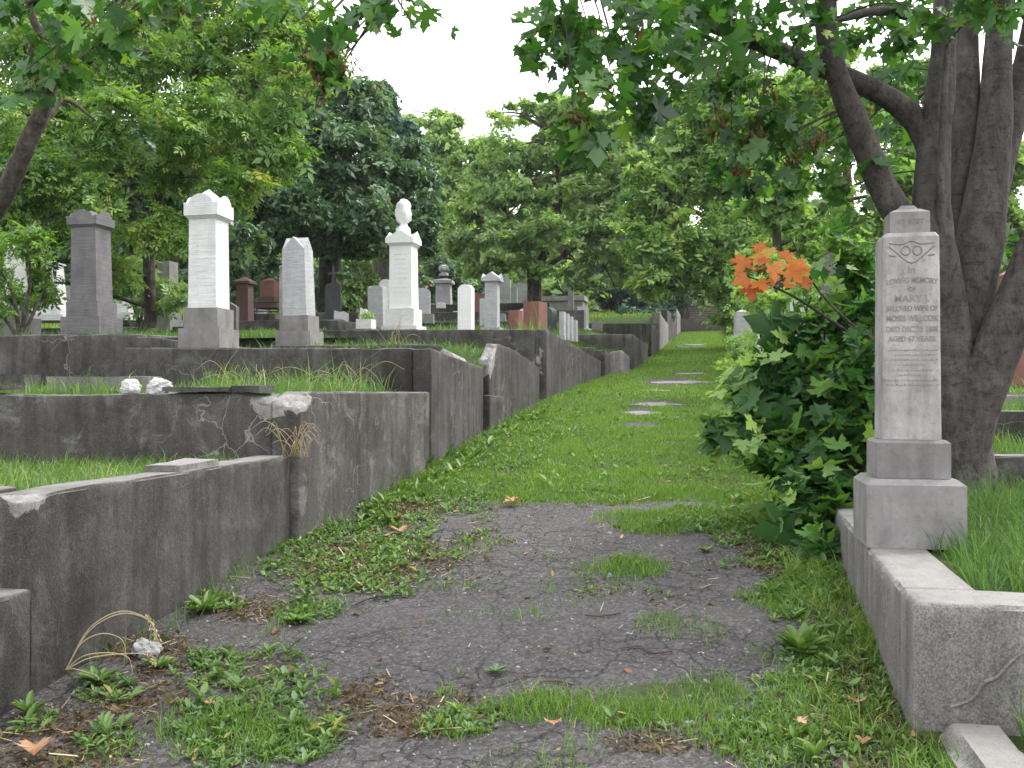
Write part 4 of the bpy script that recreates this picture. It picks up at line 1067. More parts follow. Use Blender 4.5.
# dead leaves, moss and crumbs
def litter(name, dens, mat, tpl, size, seed, keep, x0=-2.7, x1=.8, y0=2.4, y1=9, flat=.25):
    rg = np.random.default_rng(seed); N = int((x1-x0)*(y1-y0)*dens)
    p = np.column_stack([rg.uniform(x0,x1,N), rg.uniform(y0,y1,N), np.zeros(N)]); p = p[rg.random(N) < keep(p)]; N = len(p)
    p[:,2] = pz(p[:,0],p[:,1])+.006
    nn = rg.normal(0, flat, (N,3)); nn[:,2] += 1
    V, Fc, T = scatter(tpl, p, nn, size*np.exp(rg.normal(0,.4,N)), rg.random(N), rg)
    return tagit(mk(name, V, Fc, mat, attrs={'tint': T}), None, 'litter', kind='stuff')
litter('moss', 5000, M['mossy'], LS, .02, 51, lambda p: np.clip(covers(p)[3]*1.2-.15, 0, 1), flat=.7)
litter('leaf_litter', 11, M['dead'], LO, .035, 52, lambda p: np.clip(.12+covers(p)[2], 0, 1), flat=.4)
litter('dry_grass_litter', 350, M['straw'], (np.array([(-.04,0,0),(.04,0,0),(.03,1,.1),(-.03,1,.1)]), np.array([(0,1,2),(0,2,3)])), .05, 53, lambda p: np.clip(covers(p)[3]*.7 + np.clip((p[:,0]-.35)*2,0,.7), 0, 1), flat=.2)
rg = np.random.default_rng(54); N = 2600
p = np.column_stack([rg.uniform(-2.6,.75,N), rg.uniform(2.4,9,N), np.zeros(N)]); p[:,2] = pz(p[:,0],p[:,1])
ico = bmesh.new(); bmesh.ops.create_icosphere(ico, subdivisions=1, radius=1); IV = np.array([v.co[:] for v in ico.verts])*np.array([1,.8,.55]); IF = np.array([[v.index for v in f.verts] for f in ico.faces]); ico.free()
V, Fc, T = scatter((IV, IF), p, np.tile([0,0,1.], (N,1))+rg.normal(0,.2,(N,3)), .0045*np.exp(rg.normal(0,.45,N)), rg.random(N), rg)
tagit(mk('gravel', V, Fc, M['greyrock'], attrs={'tint': T}), None, 'gravel', kind='stuff')

# single plants one can point to
def rosette(name, label, px, py, r, n, mat, seed, group=None, rise=.5):
    g = G(px, py); rg = np.random.default_rng(seed); base = np.array([g[0], g[1], pz(g[0], g[1])])
    n = int(n*1.5); r *= .85; a = np.linspace(0, 6.28*(n-1)/n, n) + rg.normal(0,.25,n); rs = rg.uniform(.1, .9, n)*rise*1.6
    ax = np.column_stack([np.cos(a), np.sin(a), rs]); nn = np.column_stack([-np.cos(a)*rs, -np.sin(a)*rs, np.ones(n)])
    n = len(a); V, Fc, T = scatter(leaf_oval(.3), np.zeros((n,3))+np.array([0,0,.006]), nn, r*rg.uniform(.65,1.15,n), np.clip(rg.normal(.55,.2,n),0,1), rg, ax)
    return tagit(mk(name, V, Fc, mat, attrs={'tint': T}, loc=base), label, 'weed', group)
rosette('weed_rosette', 'lone small leafy weed growing from the middle of the asphalt', 496, 674, .06, 13, M['clover'], 1)
rosette('weed_rosette', 'dark leafy weed at the foot of the footing wall at the left corner', 30, 716, .10, 16, M['weed'], 2, rise=1.0)
rosette('weed_rosette', 'low leafy weed in front of the grey broken rock', 98, 684, .11, 18, M['weed'], 3)
rosette('weed_rosette', 'broad leaved weed right beside the grey broken rock', 160, 668, .09, 16, M['weed'], 4)
rosette('weed_rosette', 'large flat weed against the nearest wall, above the grey rock', 207, 612, .14, 14, M['weed'], 5, rise=.8)
rosette('weed_rosette', 'flat weed out on the bare asphalt left of centre', 298, 622, .11, 16, M['weed'], 6, rise=.3)
rosette('weed_rosette', 'tall clump of leaves at the right verge beside the bare asphalt', 800, 655, .16, 24, M['weed'], 7, rise=1.1)
rosette('weed_rosette', 'small bright weed by the right grass patch on the asphalt', 705, 552, .07, 12, M['weed'], 8)
rosette('weed_rosette', 'big dock-like weed at the foot of the third wall corner', 425, 470, .22, 16, M['weed'], 9, rise=1.1)
rosette('weed_rosette', 'leafy weed growing below the broken wall slab', 482, 425, .25, 18, M['weed'], 10, rise=1.1)

def leaf_at(name, label, px, py, s, mat, seed, group=None):
    g = G(px, py); rg = np.random.default_rng(seed); T0, F0 = LM
    V = (T0 - np.array([0,.45,0]))*s; V[:,2] = V[:,2]*1.3 + .012 + .015*rg.random()+ .25*np.abs(V[:,0])
    a = rg.uniform(0,6.28); c, sn = math.cos(a), math.sin(a); V = np.column_stack([V[:,0]*c-V[:,1]*sn, V[:,0]*sn+V[:,1]*c, V[:,2]])
    o = mk(name, V, F0, mat, attrs={'tint': np.clip(rg.normal(.55,.25,len(V)),0,1)}, loc=[g[0], g[1], pz(g[0],g[1])+.012])
    return tagit(o, label, 'leaf', group)
for i, (px, py, s, lab) in enumerate([(36,760,.10,'big curled orange-brown dead leaf in the bottom left corner'),(512,506,.13,'brown dead leaf at the upper edge of the asphalt'),(400,534,.12,'pale brown dead leaf in the left weeds above the asphalt'),
        (396,522,.10,'reddish dead leaf in the weeds by the second wall'),(232,572,.10,'tan dead leaf at the foot of the nearest wall'),(856,712,.055,'small pinkish dead leaf in the right verge'),
        (553,732,.05,'small tan dead leaf by the front moss strip'),(862,752,.05,'tan dead leaf beside the dark stick at bottom right'),(800,732,.05,'pale leaf lying in the verge weeds at lower right'),(212,712,.045,'pinkish leaf in the front left weed patch')]):
    leaf_at('dead_leaf', lab, px, py, s, M['dead'], 100+i)
def twig(label, pts, r, mat=None):
    q = [G(a, b) + np.array([0,0,.012]) for a, b in pts]; b0 = q[0]
    v, f = tube([x-b0 for x in q], [r]*len(q), 6, .2, 4); return tagit(mk('twig', v, f, mat or M['bark_dark'], smooth=True, loc=b0), label, 'twig')
twig('reddish bent twig on the asphalt right of centre', [(620,650),(640,648),(652,655),(672,653)], .004, M['brown'])
twig('short straight twig lying on the asphalt above the front moss strip', [(540,684),(556,683),(574,687)], .004, M['brown'])
twig('small reddish twig in the middle of the asphalt', [(585,617),(600,618),(620,615)], .004, M['brown'])
twig('long thin twig at the left edge of the asphalt', [(352,608),(372,600),(402,597)], .004)
twig('dark stubby stick standing out in the right verge', [(872,764),(873,750),(875,735)], .013)
twig('thin curving twig under the weeds at bottom left', [(60,742),(85,738),(110,730),(130,727)], .005, M['brown'])

# arching dry grass by the nearest wall
b = np.array([-2.53, 3.60, float(gz(0, 3.6))])
t = thing('dry_grass_clump', 'tall arching dry grass stalks at the corner of the nearest wall', 'dry grass', b)
rg = np.random.default_rng(5)
for k, (dx, dy, hz, end) in enumerate([(.30,.17,.17,.10),(.28,.21,.155,.08),(.31,.15,.0,-.02),(.27,.04,.02,0),(.2,-.08,-.04,-.04),(.22,.08,.09,.03)]):
    pts = [(0,0,.08),(dx*.25,dy*.25,.12+hz*.7),(dx*.6,dy*.6,.13+hz),(dx*.92,dy*.9,.12+hz*.8),(dx,dy,.08+max(0,hz-.05)*.6+end*.2)]
    v, f = tube(pts, [.0024,.0022,.002,.0014,.001], 5, .1, 5); mk('stalk', v, f, M['straw'], t, attrs={'tint': np.full(len(v), .8)})
    if k < 3:
        sp = np.array([np.array(pts[3])*(1-u)+np.array(pts[4])*u for u in rg.uniform(-.3,1,30)]) + rg.normal(0,.006,(30,3))
        V, Fc, T = scatter(LS, sp, rg.normal(size=(30,3)), np.full(30,.016), np.full(30,.75), rg, rg.normal(0,.4,(30,3))+np.array([.3,.1,-1]))
        mk('seed_head', V, Fc, M['straw'], t, attrs={'tint': T})
# straw stalks over the plot walls
for lab, c, n, hgt, spread, sd in (('dry pale stalks leaning on the third wall front', (-3.3, 9.0, 1.47), 16, .3, .5, 1), ('dry grass tuft hanging at the second wall corner', (-2.62, 6.12, 1.08), 26, .22, .22, 2), ('dry stalk bunch in front of the left of the third wall', (-4.35, 8.9, 1.47), 16, .3, .5, 3), ('dry yellowed stalks beside the grey pointed pillar', (-3.95, 12.3, 2.08), 12, .35, .3, 4)):
    rg = np.random.default_rng(sd+60); Ls = []
    for k in range(n):
        a, e = rg.uniform(-1,1)*spread, rg.uniform(-.3,.15); hh = hgt*rg.uniform(.4,1.1)
        x0 = rg.normal(0, spread*.25)
        Ls.append(tube([(x0,0,0),(x0+a*.4,e*.4,hh*.7),(x0+a*.8,e*.7,hh),(x0+a*1.2,e,hh*.75)],[.003,.0025,.002,.001],4,0,4))
    v, f = join(Ls); tagit(mk('dry_grass', v, f, M['straw'], attrs={'tint': rg.random(len(v))}, loc=c), lab, 'dry grass')

# ------------------------------------------------------------------ trees
def trunkmesh(limbs, base, mat, parent, n=14, rough=.08, name='trunk'):
    ps = [tube(np.array(p) - np.array(base), r, n, rough, 7, seed=i*7) for i, (p, r) in enumerate(limbs)]
    V, F = join(ps); return mk(name, V, F, mat, parent, smooth=True)
def twigsto(clumps, roots, base, mat, parent, k=3, r=.012, seed=1, name='branches'):
    rg = np.random.default_rng(seed); L = []
    roots = np.array(roots)
    for c, rad, w in clumps:
        c = np.array(c)
        for i in range(k):
            e = c + rg.normal(size=3)*np.array(rad)*.5; d = np.linalg.norm(roots-e, axis=1); s = roots[d.argmin()]
            m = (s+e)/2 + rg.normal(size=3)*.06*np.linalg.norm(e-s) + np.array([0,0,.08*np.linalg.norm(e-s)])
            L.append(tube(np.array([s, m, e]) - np.array(base), [r*1.6, r, r*.35], 6, .15, 4))
    V, F = join(L); return mk(name, V, F, mat, parent, smooth=True)
def sample(limbs, n=10):
    out = []
    for p, r in limbs:
        p = np.array(p)
        for a, b in zip(p[:-1], p[1:]):
            for u in np.linspace(0, 1, n): out.append(a*(1-u)+b*u)
    return np.array(out)
def near_clumps(L, rad):
    """hanging maple sprays: (px,py,d[,scale])"""
    return [(P(q[0], q[1], q[2]), np.array([rad, rad, rad*.7])*(q[3] if len(q) > 3 else 1), (q[3] if len(q) > 3 else 1)) for q in L]

# --- right maple over the lettered monument
tb = P(955, 470, 6.55); tb[2] = .9
def T(px, py, d): return P(px, py, d)
mroot = T(953, 440, 6.55)
limbs = [
 ([np.array([tb[0], tb[1], .8]), T(955,440,6.55), T(947,330,6.5), T(933,230,6.4), T(936,140,6.4), T(944,60,6.4), T(948,-40,6.4), T(950,-300,6.4)], [.30,.22,.15,.135,.105,.08,.075,.06]),
 ([T(957,455,6.6), T(964,340,6.6), T(978,250,6.6), T(994,140,6.65), T(1000,40,6.7), T(1012,-80,6.75), T(1050,-300,6.8)], [.2,.165,.165,.122,.095,.09,.07]),
 ([T(985,235,6.65), T(1000,160,6.75), T(1030,60,6.85), T(1052,-60,6.9), T(1090,-300,7)], [.1,.11,.1,.095,.07]),
 ([T(955,460,6.5), T(988,370,6.4), T(1034,265,6.3), T(1085,140,6.2), T(1160,-150,6.0)], [.2,.155,.15,.14,.1]),
 ([T(936,195,6.45), T(927,140,6.45), T(903,107,6.45), T(860,82,6.35), T(800,58,6.2), T(740,34,6.0), T(650,-2,5.7), T(545,-50,5.2)], [.06,.09,.078,.068,.062,.056,.046,.02]),
 ([T(958,330,6.62), T(930,248,6.4), T(893,205,6.25), T(862,135,6.1), T(840,80,6.0), T(828,30,5.9), T(824,-60,5.7), T(800,-250,5.3)], [.06,.11,.1,.085,.075,.07,.062,.04]),
 ([T(957,300,6.75), T(963,200,6.8), T(967,100,6.8), T(964,0,6.9), T(955,-250,7.0)], [.12,.105,.1,.095,.07]),
 ([T(948,330,6.5), T(941,200,6.24), T(945,100,6.18), T(949,0,6.1), T(940,-200,5.8)], [.05,.026,.022,.02,.015]),
 ([T(944,90,6.42), T(938,30,6.35), T(890,10,6.2), T(840,18,6.1), T(790,28,6.0)], [.03,.05,.035,.022,.012]),
]
t = thing('maple_tree', 'big many-stemmed maple rising behind the lettered monument, brown seed clusters hanging from it', 'tree', mroot*np.array([1,1,0])+np.array([0,0,.85]))
b0 = np.array(t.location)
limbs = [(q, [x*(.93 if i_ else .97) for x in r]) for i_, (q, r) in enumerate(limbs)]
trunkmesh(limbs, b0, M['bark_maple'], t, 20, .09)
C1 = near_clumps([(590,15,4.7),(550,28,4.7,.7),(620,50,4.7),(585,70,4.6,.8),(600,105,4.4,.7),(590,135,4.4,.45),(640,75,5),(660,20,5),(690,30,5.3),(720,5,5.5),(640,105,5,.5),
  (700,60,5.6,.7),(735,75,5.8,.8),(760,110,6),(735,135,6,.8),(790,120,6.2,.9),(770,160,6.1,.8),(812,165,6.3),(745,175,6,.5),(840,130,6.6),(850,185,6.8),(880,150,7,.9),(775,30,5.9),(800,5,5.6),(860,40,6.5,.8),(880,5,6.3),(905,60,7.2),(890,90,7.2),(1000,5,5.4,.7),(980,-5,5.2,.7),(940,10,5.6,.6),(1015,240,7.4,.5),(905,30,6.0,.5),(700,-15,5.2)], .26)
foliage('foliage', C1, 54, LM, .08, M['maple'], t, b0, up=.35, sub=7, subr=.5, seed=3, flat=.9, droop=.9, sv=.25)
C1b = near_clumps([(600,-60,5),(700,-90,5.2),(820,-120,5.5),(950,-150,6),(1060,-80,6.2),(760,-200,6),(900,-300,6.5),(1080,-250,6.5),(650,-230,5.2),(540,-150,4.6)], .62)
foliage('upper_foliage', C1b, 45, LM, .12, M['maple'], t, b0, up=.5, sub=10, subr=.45, seed=4, flat=.6, droop=.6)
C1s = near_clumps([(600,85,4.5,.5),(585,112,4.4,.4),(640,95,5,.4),(722,120,6,.6),(752,130,6,.6),(790,150,6.1,.6),(765,95,5.9,.5),(812,140,6.3,.5),(845,170,6.6,.5),(860,120,6.6,.5),(990,12,5.3,.35),(640,30,4.9,.4),(735,160,6,.5),(880,95,7,.5)], .22)
foliage('seed_clusters', C1s, 190, leaf_simple(.38), .034, M['seeds'], t, b0, up=.1, sub=5, subr=.4, seed=5, flat=1.2, droop=2.5)
twigsto([c for c in C1 if not (c[0][2] > 3.15 and c[0][0] < .35)] + C1s, np.array([q for q in sample(limbs[4:]) if q[2] < 4.6]), b0, M['bark_dark'], t, 1, .0045, 8)

# --- left maple whose trunk leans in at the left edge
lb = P(-70, 330, 9.6); lb[2] = 2.0
limbs = [([lb, P(-20,235,9.5), P(8,185,9.4), P(32,130,9.3), P(50,85,9.2), P(46,45,9.1), P(28,5,9.0), P(10,-120,8.8)], [.13,.10,.088,.078,.06,.042,.032,.025]),
         ([P(45,90,9.2), P(75,60,8.8), P(110,48,8.4), P(150,52,8.0)], [.05,.035,.028,.012]),
         ([P(20,160,9.4), P(45,120,9.6), P(65,100,9.8), P(95,120,9.9)], [.05,.03,.02,.01]),
         ([P(30,0,9), P(80,-60,7.5), P(180,-80,6), P(320,-60,5), P(400,-30,4.6)], [.05,.045,.04,.03,.012])]
t = thing('maple_tree', 'leaning maple at the left edge with leafy sprays hanging into the top left', 'tree', lb)
trunkmesh(limbs, lb, M['bark_dark'], t, 14, .1)
C2 = near_clumps([(20,55,5.2,.8),(45,25,5.2),(90,20,5.2),(70,65,5.3,.6),(130,10,5,.8),(30,85,5.4,.5),(160,0,5,.7),(200,-12,4.8,.7),(110,45,5.2,.5),(325,40,4.2,.6),(345,12,4.2,.7),(375,3,4.3,.7),(400,-2,4.3,.6),(312,68,4.2,.4),(240,-20,4.6,.8),(300,-15,4.4,.7),(335,62,4.2,.35),(8,10,5,.7)], .23)
foliage('foliage', C2, 26, LM, .076, M['maple'], t, lb, up=.35, sub=6, subr=.5, seed=13, flat=.9, droop=.9)
C2b = near_clumps([(-100,0,6),(0,-100,6),(150,-110,5.5),(300,-120,5),(420,-120,5),(-150,150,8),(-120,60,7)], .6)
foliage('upper_foliage', C2b, 35, LM, .12, M['maple'], t, lb, up=.5, sub=9, subr=.45, seed=14, flat=.6, droop=.6)
C2s = near_clumps([(60,40,5.2,.5),(130,12,5,.5),(165,8,5,.4),(322,80,4.2,.45),(338,55,4.2,.4),(36,72,5.3,.4),(95,15,5,.5),(322,58,4.2,.4)], .2)
foliage('seed_clusters', C2s, 150, leaf_simple(.38), .03, M['seeds'], t, lb, up=.1, sub=5, subr=.4, seed=15, flat=1.2, droop=2.5)
twigsto(C2, sample(limbs), lb, M['bark_dark'], t, 2, .006, 16)

def tree(name, label, px, d, zb, limbs_px, clumps_px, per, tpl, size, mat, bark, seed, up=.6, sub=16, subr=.28, flat=.5, droop=0, n=10, group=None, shell=.5, tw=2, twr=.03):
    """clumps: (px,py,depth offset, rx px, ry px[,weight])"""
    base = P(px, 300, d); base[2] = zb
    t = thing(name, label, 'tree', base, 0, group)
    limbs = [([base if q is None else P(q[0], q[1], d + (q[2] if len(q) > 2 else 0)) for q in pts], rad) for pts, rad in limbs_px]
    trunkmesh(limbs, base, bark, t, n, .1)
    cl = []
    for q in clumps_px:
        dd = d + q[2]; rx, ry = q[3]*dd/1000, q[4]*dd/1000
        cl.append((P(q[0], q[1], dd), np.array([rx, rx*.8, ry]), q[5] if len(q) > 5 else 1.0))
    foliage('crown', cl, per, tpl, size, mat, t, base, up, sub, subr, seed, flat, shell, droop)
    twigsto(cl, sample(limbs), base, bark, t, tw, twr, seed+1)
    return t

# --- box elder with light drooping foliage, left
tree('box_elder', 'light yellow-green tree with drooping compound leaves filling the upper left', 150, 15.5, 2.5,
     [([None, (150,240), (165,170), (190,90), (200,0), (210,-150)], [.10,.09,.08,.07,.06,.04]), ([(160,190),(110,120),(60,60),(0,0)], [.1,.08,.05,.03]), ([(175,140),(230,100),(280,70)], [.08,.05,.02])],
     [(40,40,-1,60,45),(110,50,0,60,45),(180,40,0,60,45),(245,60,0,45,40),(285,80,-1,30,38,.7),(60,110,-1,55,38),(130,120,-1.5,55,40),(200,120,-1,55,40),(255,135,-1,40,38),(285,145,-1,24,30,.5),(30,170,-2,45,38),(90,180,-2,40,34,.8),(180,165,-.5,40,25,.7),(235,185,-1.5,32,22,.6),(20,225,-2,38,34,.8),(70,235,-2,34,30,.7),(-30,120,-2,50,60),(-40,220,-2,50,60),
      (140,-20,1,70,40),(230,0,1,50,40),(40,-20,0,70,40),(-40,20,0,60,60),(260,20,0,40,40),(120,-110,2,110,50),(250,-90,2,70,50),(20,270,-2,28,25,.5),(275,35,0,28,30,.6),(10,10,1.5,70,50),(60,-10,2,70,50),(300,20,1.5,34,34,.8),(270,0,2,50,40),(325,60,1.5,22,30,.6),(-20,90,1,60,60),(150,225,-1.5,40,24,.7),(125,262,-.5,34,18,.5)],
     900, LC, .15, M['elder'], M['bark_dark'], 201, up=.7, sub=13, subr=.42, flat=.6, droop=.8, tw=2, twr=.02)
# darker tree mass under / behind it
tree('maple_tree', 'dark green leafy tree standing behind the left pillars', 120, 21, 2.9, [([None, (120,230), (110,150), (100,50)], [.2,.17,.14,.06])],
     [(60,150,0,70,60),(150,170,0,60,50),(110,220,0,70,40),(40,220,0,60,40),(190,200,0,50,45),(190,120,1,60,60),(170,60,1,70,60),(80,60,1,80,60),(0,160,0,60,80),(215,235,0,40,28,.7),(145,250,0,35,22,.6),(-40,240,0,60,50)],
     1300, LF, .23, M['deep'], M['bark_dark'], 221, up=.6, sub=20, subr=.3)
# big dark tree centre-left
tree('maple_tree', 'big dense dark green tree with drooping blue-green leaves behind the white urn monument', 330, 27, 3.4,
     [([None, (330,250), (332,190), (335,110)], [.35,.3,.25,.1]), ([(332,240),(300,190),(270,150)], [.15,.1,.05]), ([(332,230),(380,180),(410,160)], [.14,.1,.05])],
     [(255,170,-1,45,40),(300,150,-1,50,45),(350,150,-1,50,45),(395,190,-1,38,38),(330,200,-2,55,32),(280,215,-2,45,26),(385,225,-1.5,36,25,.8),(425,225,-1,22,26,.5),(250,230,-1,35,24,.7),(330,110,0,50,35),(290,105,0,45,40),(320,75,1,36,28,.8),(360,110,0,34,32),(410,170,0,28,30,.7),(350,245,-1,40,16,.6),(300,240,-1,34,16,.6)],
     1700, LF, .22, M['deep'], M['bark_dark'], 231, up=.55, sub=24, subr=.28, droop=.4)
# cedar behind
t = tree('cedar_tree', 'tall blue-green conifer with drooping branches in the middle distance', 382, 36, 4.1, [([None, (382,240), (384,150), (386,88)], [.35,.3,.2,.04])],
     [(386,92,0,9,12,.3),(384,108,0,18,12,.5),(388,122,0,26,13,.7),(384,140,0,32,14,.9),(390,158,0,36,15),(384,178,0,40,16),(392,198,0,42,16),(384,220,0,44,16),(404,140,0,20,22,.6),(412,170,0,20,24,.6)],
     1500, LF, .26, M['blue'], M['bark_dark'], 241, up=.3, sub=22, subr=.26, flat=.9, droop=2.2)
# pale far tree
tree('birch_tree', 'pale misty green tree rising between the conifer and the middle maple', 440, 52, 5.4, [([None, (440,250), (442,170), (445,115)], [.3,.25,.18,.05])],
     [(440,150,0,24,36),(425,190,0,34,34),(460,185,0,34,34),(445,225,0,40,30),(445,122,0,18,16,.5),(470,160,0,22,24,.7),(415,230,0,30,30),(420,140,0,18,22,.5),(410,118,1,14,14,.3)],
     1100, LF, .34, M['olive'], M['bark_dark'], 251, up=.5, sub=20, subr=.3)
# middle maple with visible forked trunk
tree('maple_tree', 'spreading mid-green maple with a dark forked trunk in the middle of the graves', 534, 33, 4.0,
     [([None, (535,290), (537,268), (550,240), (560,190), (548,130)], [.26,.22,.19,.15,.1,.05]), ([(531,305), (530,275), (527,250), (505,210)], [.12,.1,.08,.04]), ([(537,272), (560,258), (585,240)], [.11,.08,.04])],
     [(480,210,0,32,28),(520,190,0,36,36),(560,190,0,36,36),(600,200,0,32,32),(500,240,-1,36,22),(550,235,-1,40,24),(600,240,-1,30,20,.8),(465,245,0,24,20,.7),(540,150,0,40,30),(580,150,0,36,32),(500,160,0,32,32),(548,112,0,15,18,.4),(510,118,1,24,12,.35),(575,120,0,24,22,.6),(620,170,0,26,30,.8),(625,260,0,22,26,.7),(590,275,-1,24,18,.5),(485,265,0,24,12,.5),(530,262,-1,30,10,.5),(640,215,0,18,34,.7),(605,130,0,22,24,.6),(525,105,0,8,10,.15)],
     720, LF, .235, M['mid'], M['bark_dark'], 261, up=.75, sub=18, subr=.3, flat=.35, tw=3)
# right maple over the path
tree('maple_tree', 'bushy bright green maple overhanging the right side of the far path', 752, 27, 3.2,
     [([None, (750,280), (745,200), (735,100)], [.25,.22,.17,.06]), ([(748,260),(710,220),(670,200)], [.1,.07,.03])],
     [(660,200,0,32,32),(700,180,0,38,40),(740,170,0,38,40),(650,245,-1,28,28),(690,240,-1,36,32),(730,235,-1,34,30),(655,278,-1,28,18),(705,272,-1,30,18),(635,225,0,16,16,.4),(700,130,0,34,32),(740,110,0,38,40),(680,150,0,28,28,.8),(770,200,0,34,40),(645,180,0,18,22,.5),(690,100,0,22,24,.6),(780,130,0,40,50),(725,68,0,28,26,.6),(648,288,-1,12,10,.3),(730,296,-1,10,10,.25)],
     850, LF, .205, M['yellow'], M['bark_dark'], 271, up=.75, sub=20, subr=.28, flat=.4, tw=3)
# dark shrub at the end on the left
def shrub(name, label, px, d, zb, clumps_px, per, tpl, size, mat, seed, up=.6, sub=14, subr=.32, flat=.6, droop=0, group=None):
    base = P(px, 300, d); base[2] = zb
    t = thing(name, label, 'shrub', base, 0, group); cl = []
    for q in clumps_px:
        dd = d + q[2]; cl.append((P(q[0], q[1], dd), np.array([q[3]*dd/1000, q[3]*dd/1250, q[4]*dd/1000]), q[5] if len(q) > 5 else 1.0))
    foliage('foliage', cl, per, tpl, size, mat, t, base, up, sub, subr, seed, flat, .5, droop)
    L = [tube(np.array([base, (base+c[0])/2+np.array([.05,0,.1]), c[0]])-base, [.03,.02,.008], 6, .15, 4) for c in cl]
    v, f = join(L); mk('stems', v, f, M['bark_dark'], t, smooth=True)
    return t
shrub('yew_shrub', 'large dark blue-green shrub beside the far end of the left wall', 620, 46, 5.0,
      [(600,255,0,24,26),(630,250,0,26,28),(615,290,0,30,22),(640,290,0,26,22),(585,285,0,18,20,.7),(655,300,0,16,12,.6),(645,225,0,22,24),(662,265,1,16,30)], 900, LF, .3, M['blue'], 281, up=.4)
shrub('ivy_mound', 'low leafy mound trailing over the far end of the left wall', 655, 44, 5.0, [(650,316,0,20,6,1),(632,312,0,16,7,.8),(668,314,0,8,8,.5)], 500, LF, .2, M['blue'], 283)
# hedge and trees behind the steps
shrub('hedge_shrub', 'dark shrub left of the stone steps', 676, 62, 6.6, [(668,285,0,16,22),(680,300,0,12,16),(660,265,2,20,20)], 600, LF, .35, M['deep'], 285)
shrub('hedge_shrub', 'green shrub right of the stone steps', 730, 62, 6.6, [(730,295,0,16,20),(745,285,0,20,26),(732,312,-1,7,8,.5)], 600, LF, .35, M['mid'], 287)
shrub('hedge_shrub', 'green shrub filling the view above the stone steps', 704, 68, 7.5, [(700,285,0,24,18),(716,270,2,24,22),(690,265,2,24,22)], 700, LF, .4, M['deep'], 289)

# --- saplings at the right of the path
sb = np.array([.75, 7.75, .68])
t = thing('maple_sapling', 'dense dark maple saplings with big leaves spilling over the path beside the lettered monument', 'sapling', sb)
S = [(850,360,6.7,40,40),(815,375,6.9,36,34),(850,430,6.5,36,40),(815,440,6.7,34,34),(772,400,6.9,32,20,.6),(735,418,6.9,24,13,.35),(795,470,6.5,34,28,.8),(835,490,6.3,26,32),(808,510,6.1,26,22,.7),(822,545,5.8,20,18,.5),(775,440,6.7,28,24,.6),(858,310,7.0,30,34,.6),(825,325,7.1,26,24,.4),(850,265,7.2,24,26,.35),(745,392,7.1,22,8,.25),(795,350,7.1,28,14,.4),(872,390,6.9,14,50,.6),(712,428,6.9,12,7,.14),(765,362,7.0,14,7,.15),(780,510,6.3,18,10,.25),(840,230,7.3,20,14,.2),(785,320,7.2,20,14,.25)]
cl = [(P(q[0],q[1],q[2]), np.array([q[3],q[3]*.9,q[4]])*q[2]/1000, q[5] if len(q) > 5 else 1) for q in S]
foliage('foliage', cl, 120, LM, .112, M['sapling'], t, sb, up=.8, sub=14, subr=.5, seed=301, flat=.7, droop=.9, sv=.38)
S2 = [(725,412,6.9,30,26),(752,375,7.0,30,24),(790,335,7.0,34,30),(830,300,7.1,36,34),(770,440,6.6,34,26),(850,250,7.2,26,24),(800,500,6.2,34,34),(745,445,6.8,24,20)]
cl2 = [(P(q[0],q[1],q[2]), np.array([q[3],q[3]*.9,q[4]])*q[2]/1000, 1) for q in S2]
foliage('young_foliage', cl2, 34, LM, .078, M['yellow'], t, sb, up=.8, sub=8, subr=.5, seed=303, flat=.7, droop=.8, sv=.4)
L = [tube(np.array([sb+np.array([rng.normal(0,.15), rng.normal(0,.2), -.1]), (sb+c[0])/2+np.array([.05,.1,.2]), c[0]])-sb, [.018,.012,.005], 7, .12, 5) for c in cl]
L += [tube(np.array([P(872,470,6.7), P(868,420,6.7), P(870,380,6.7), P(868,330,6.8)])-sb, [.035,.03,.03,.025], 8, .15, 5),
      tube(np.array([P(845,330,6.6), P(800,300,6.3), P(770,285,6.1), P(745,275,6.0)])-sb, [.012,.009,.006,.003], 6, .1, 5),
      tube(np.array([P(880,345,6.6), P(845,318,6.5), P(815,285,6.4), P(790,235,6.3)])-sb, [.012,.009,.006,.003], 6, .1, 5)]
v, f = join(L); mk('stems', v, f, M['bark_dark'], t, smooth=True)
og = [(762,262,6.0),(770,255,6.05),(778,268,6.0),(765,275,6.0),(757,288,5.95),(775,282,6.0),(745,264,6.0),(788,275,6.1),(798,265,6.2),(768,266,5.95),(752,290,6.0),(800,285,6.2),(790,290,6.1),(760,250,6.1),(782,258,6.1),(806,272,6.2),(772,272,5.9),(748,284,5.95)]
rg = np.random.default_rng(31); pp = np.array([P(*q) for q in og]) + np.array([0,0,.04])
nn = rg.normal(0,.35,(len(pp),3)) + np.array([-SA*-.6-.0, -.8, .5]); ax = rg.normal(0,.4,(len(pp),3)) + np.array([0,0,-1])
V, Fc, Tn = scatter(LM, pp, nn, rg.uniform(.075,.125,len(pp)), np.clip(rg.normal(.5,.25,len(pp)),0,1), rg, ax)
o = mk('autumn_leaves', V-sb, Fc, M['orange'], t, attrs={'tint': Tn}); o['label'] = 'bright orange autumn leaves on the sapling'

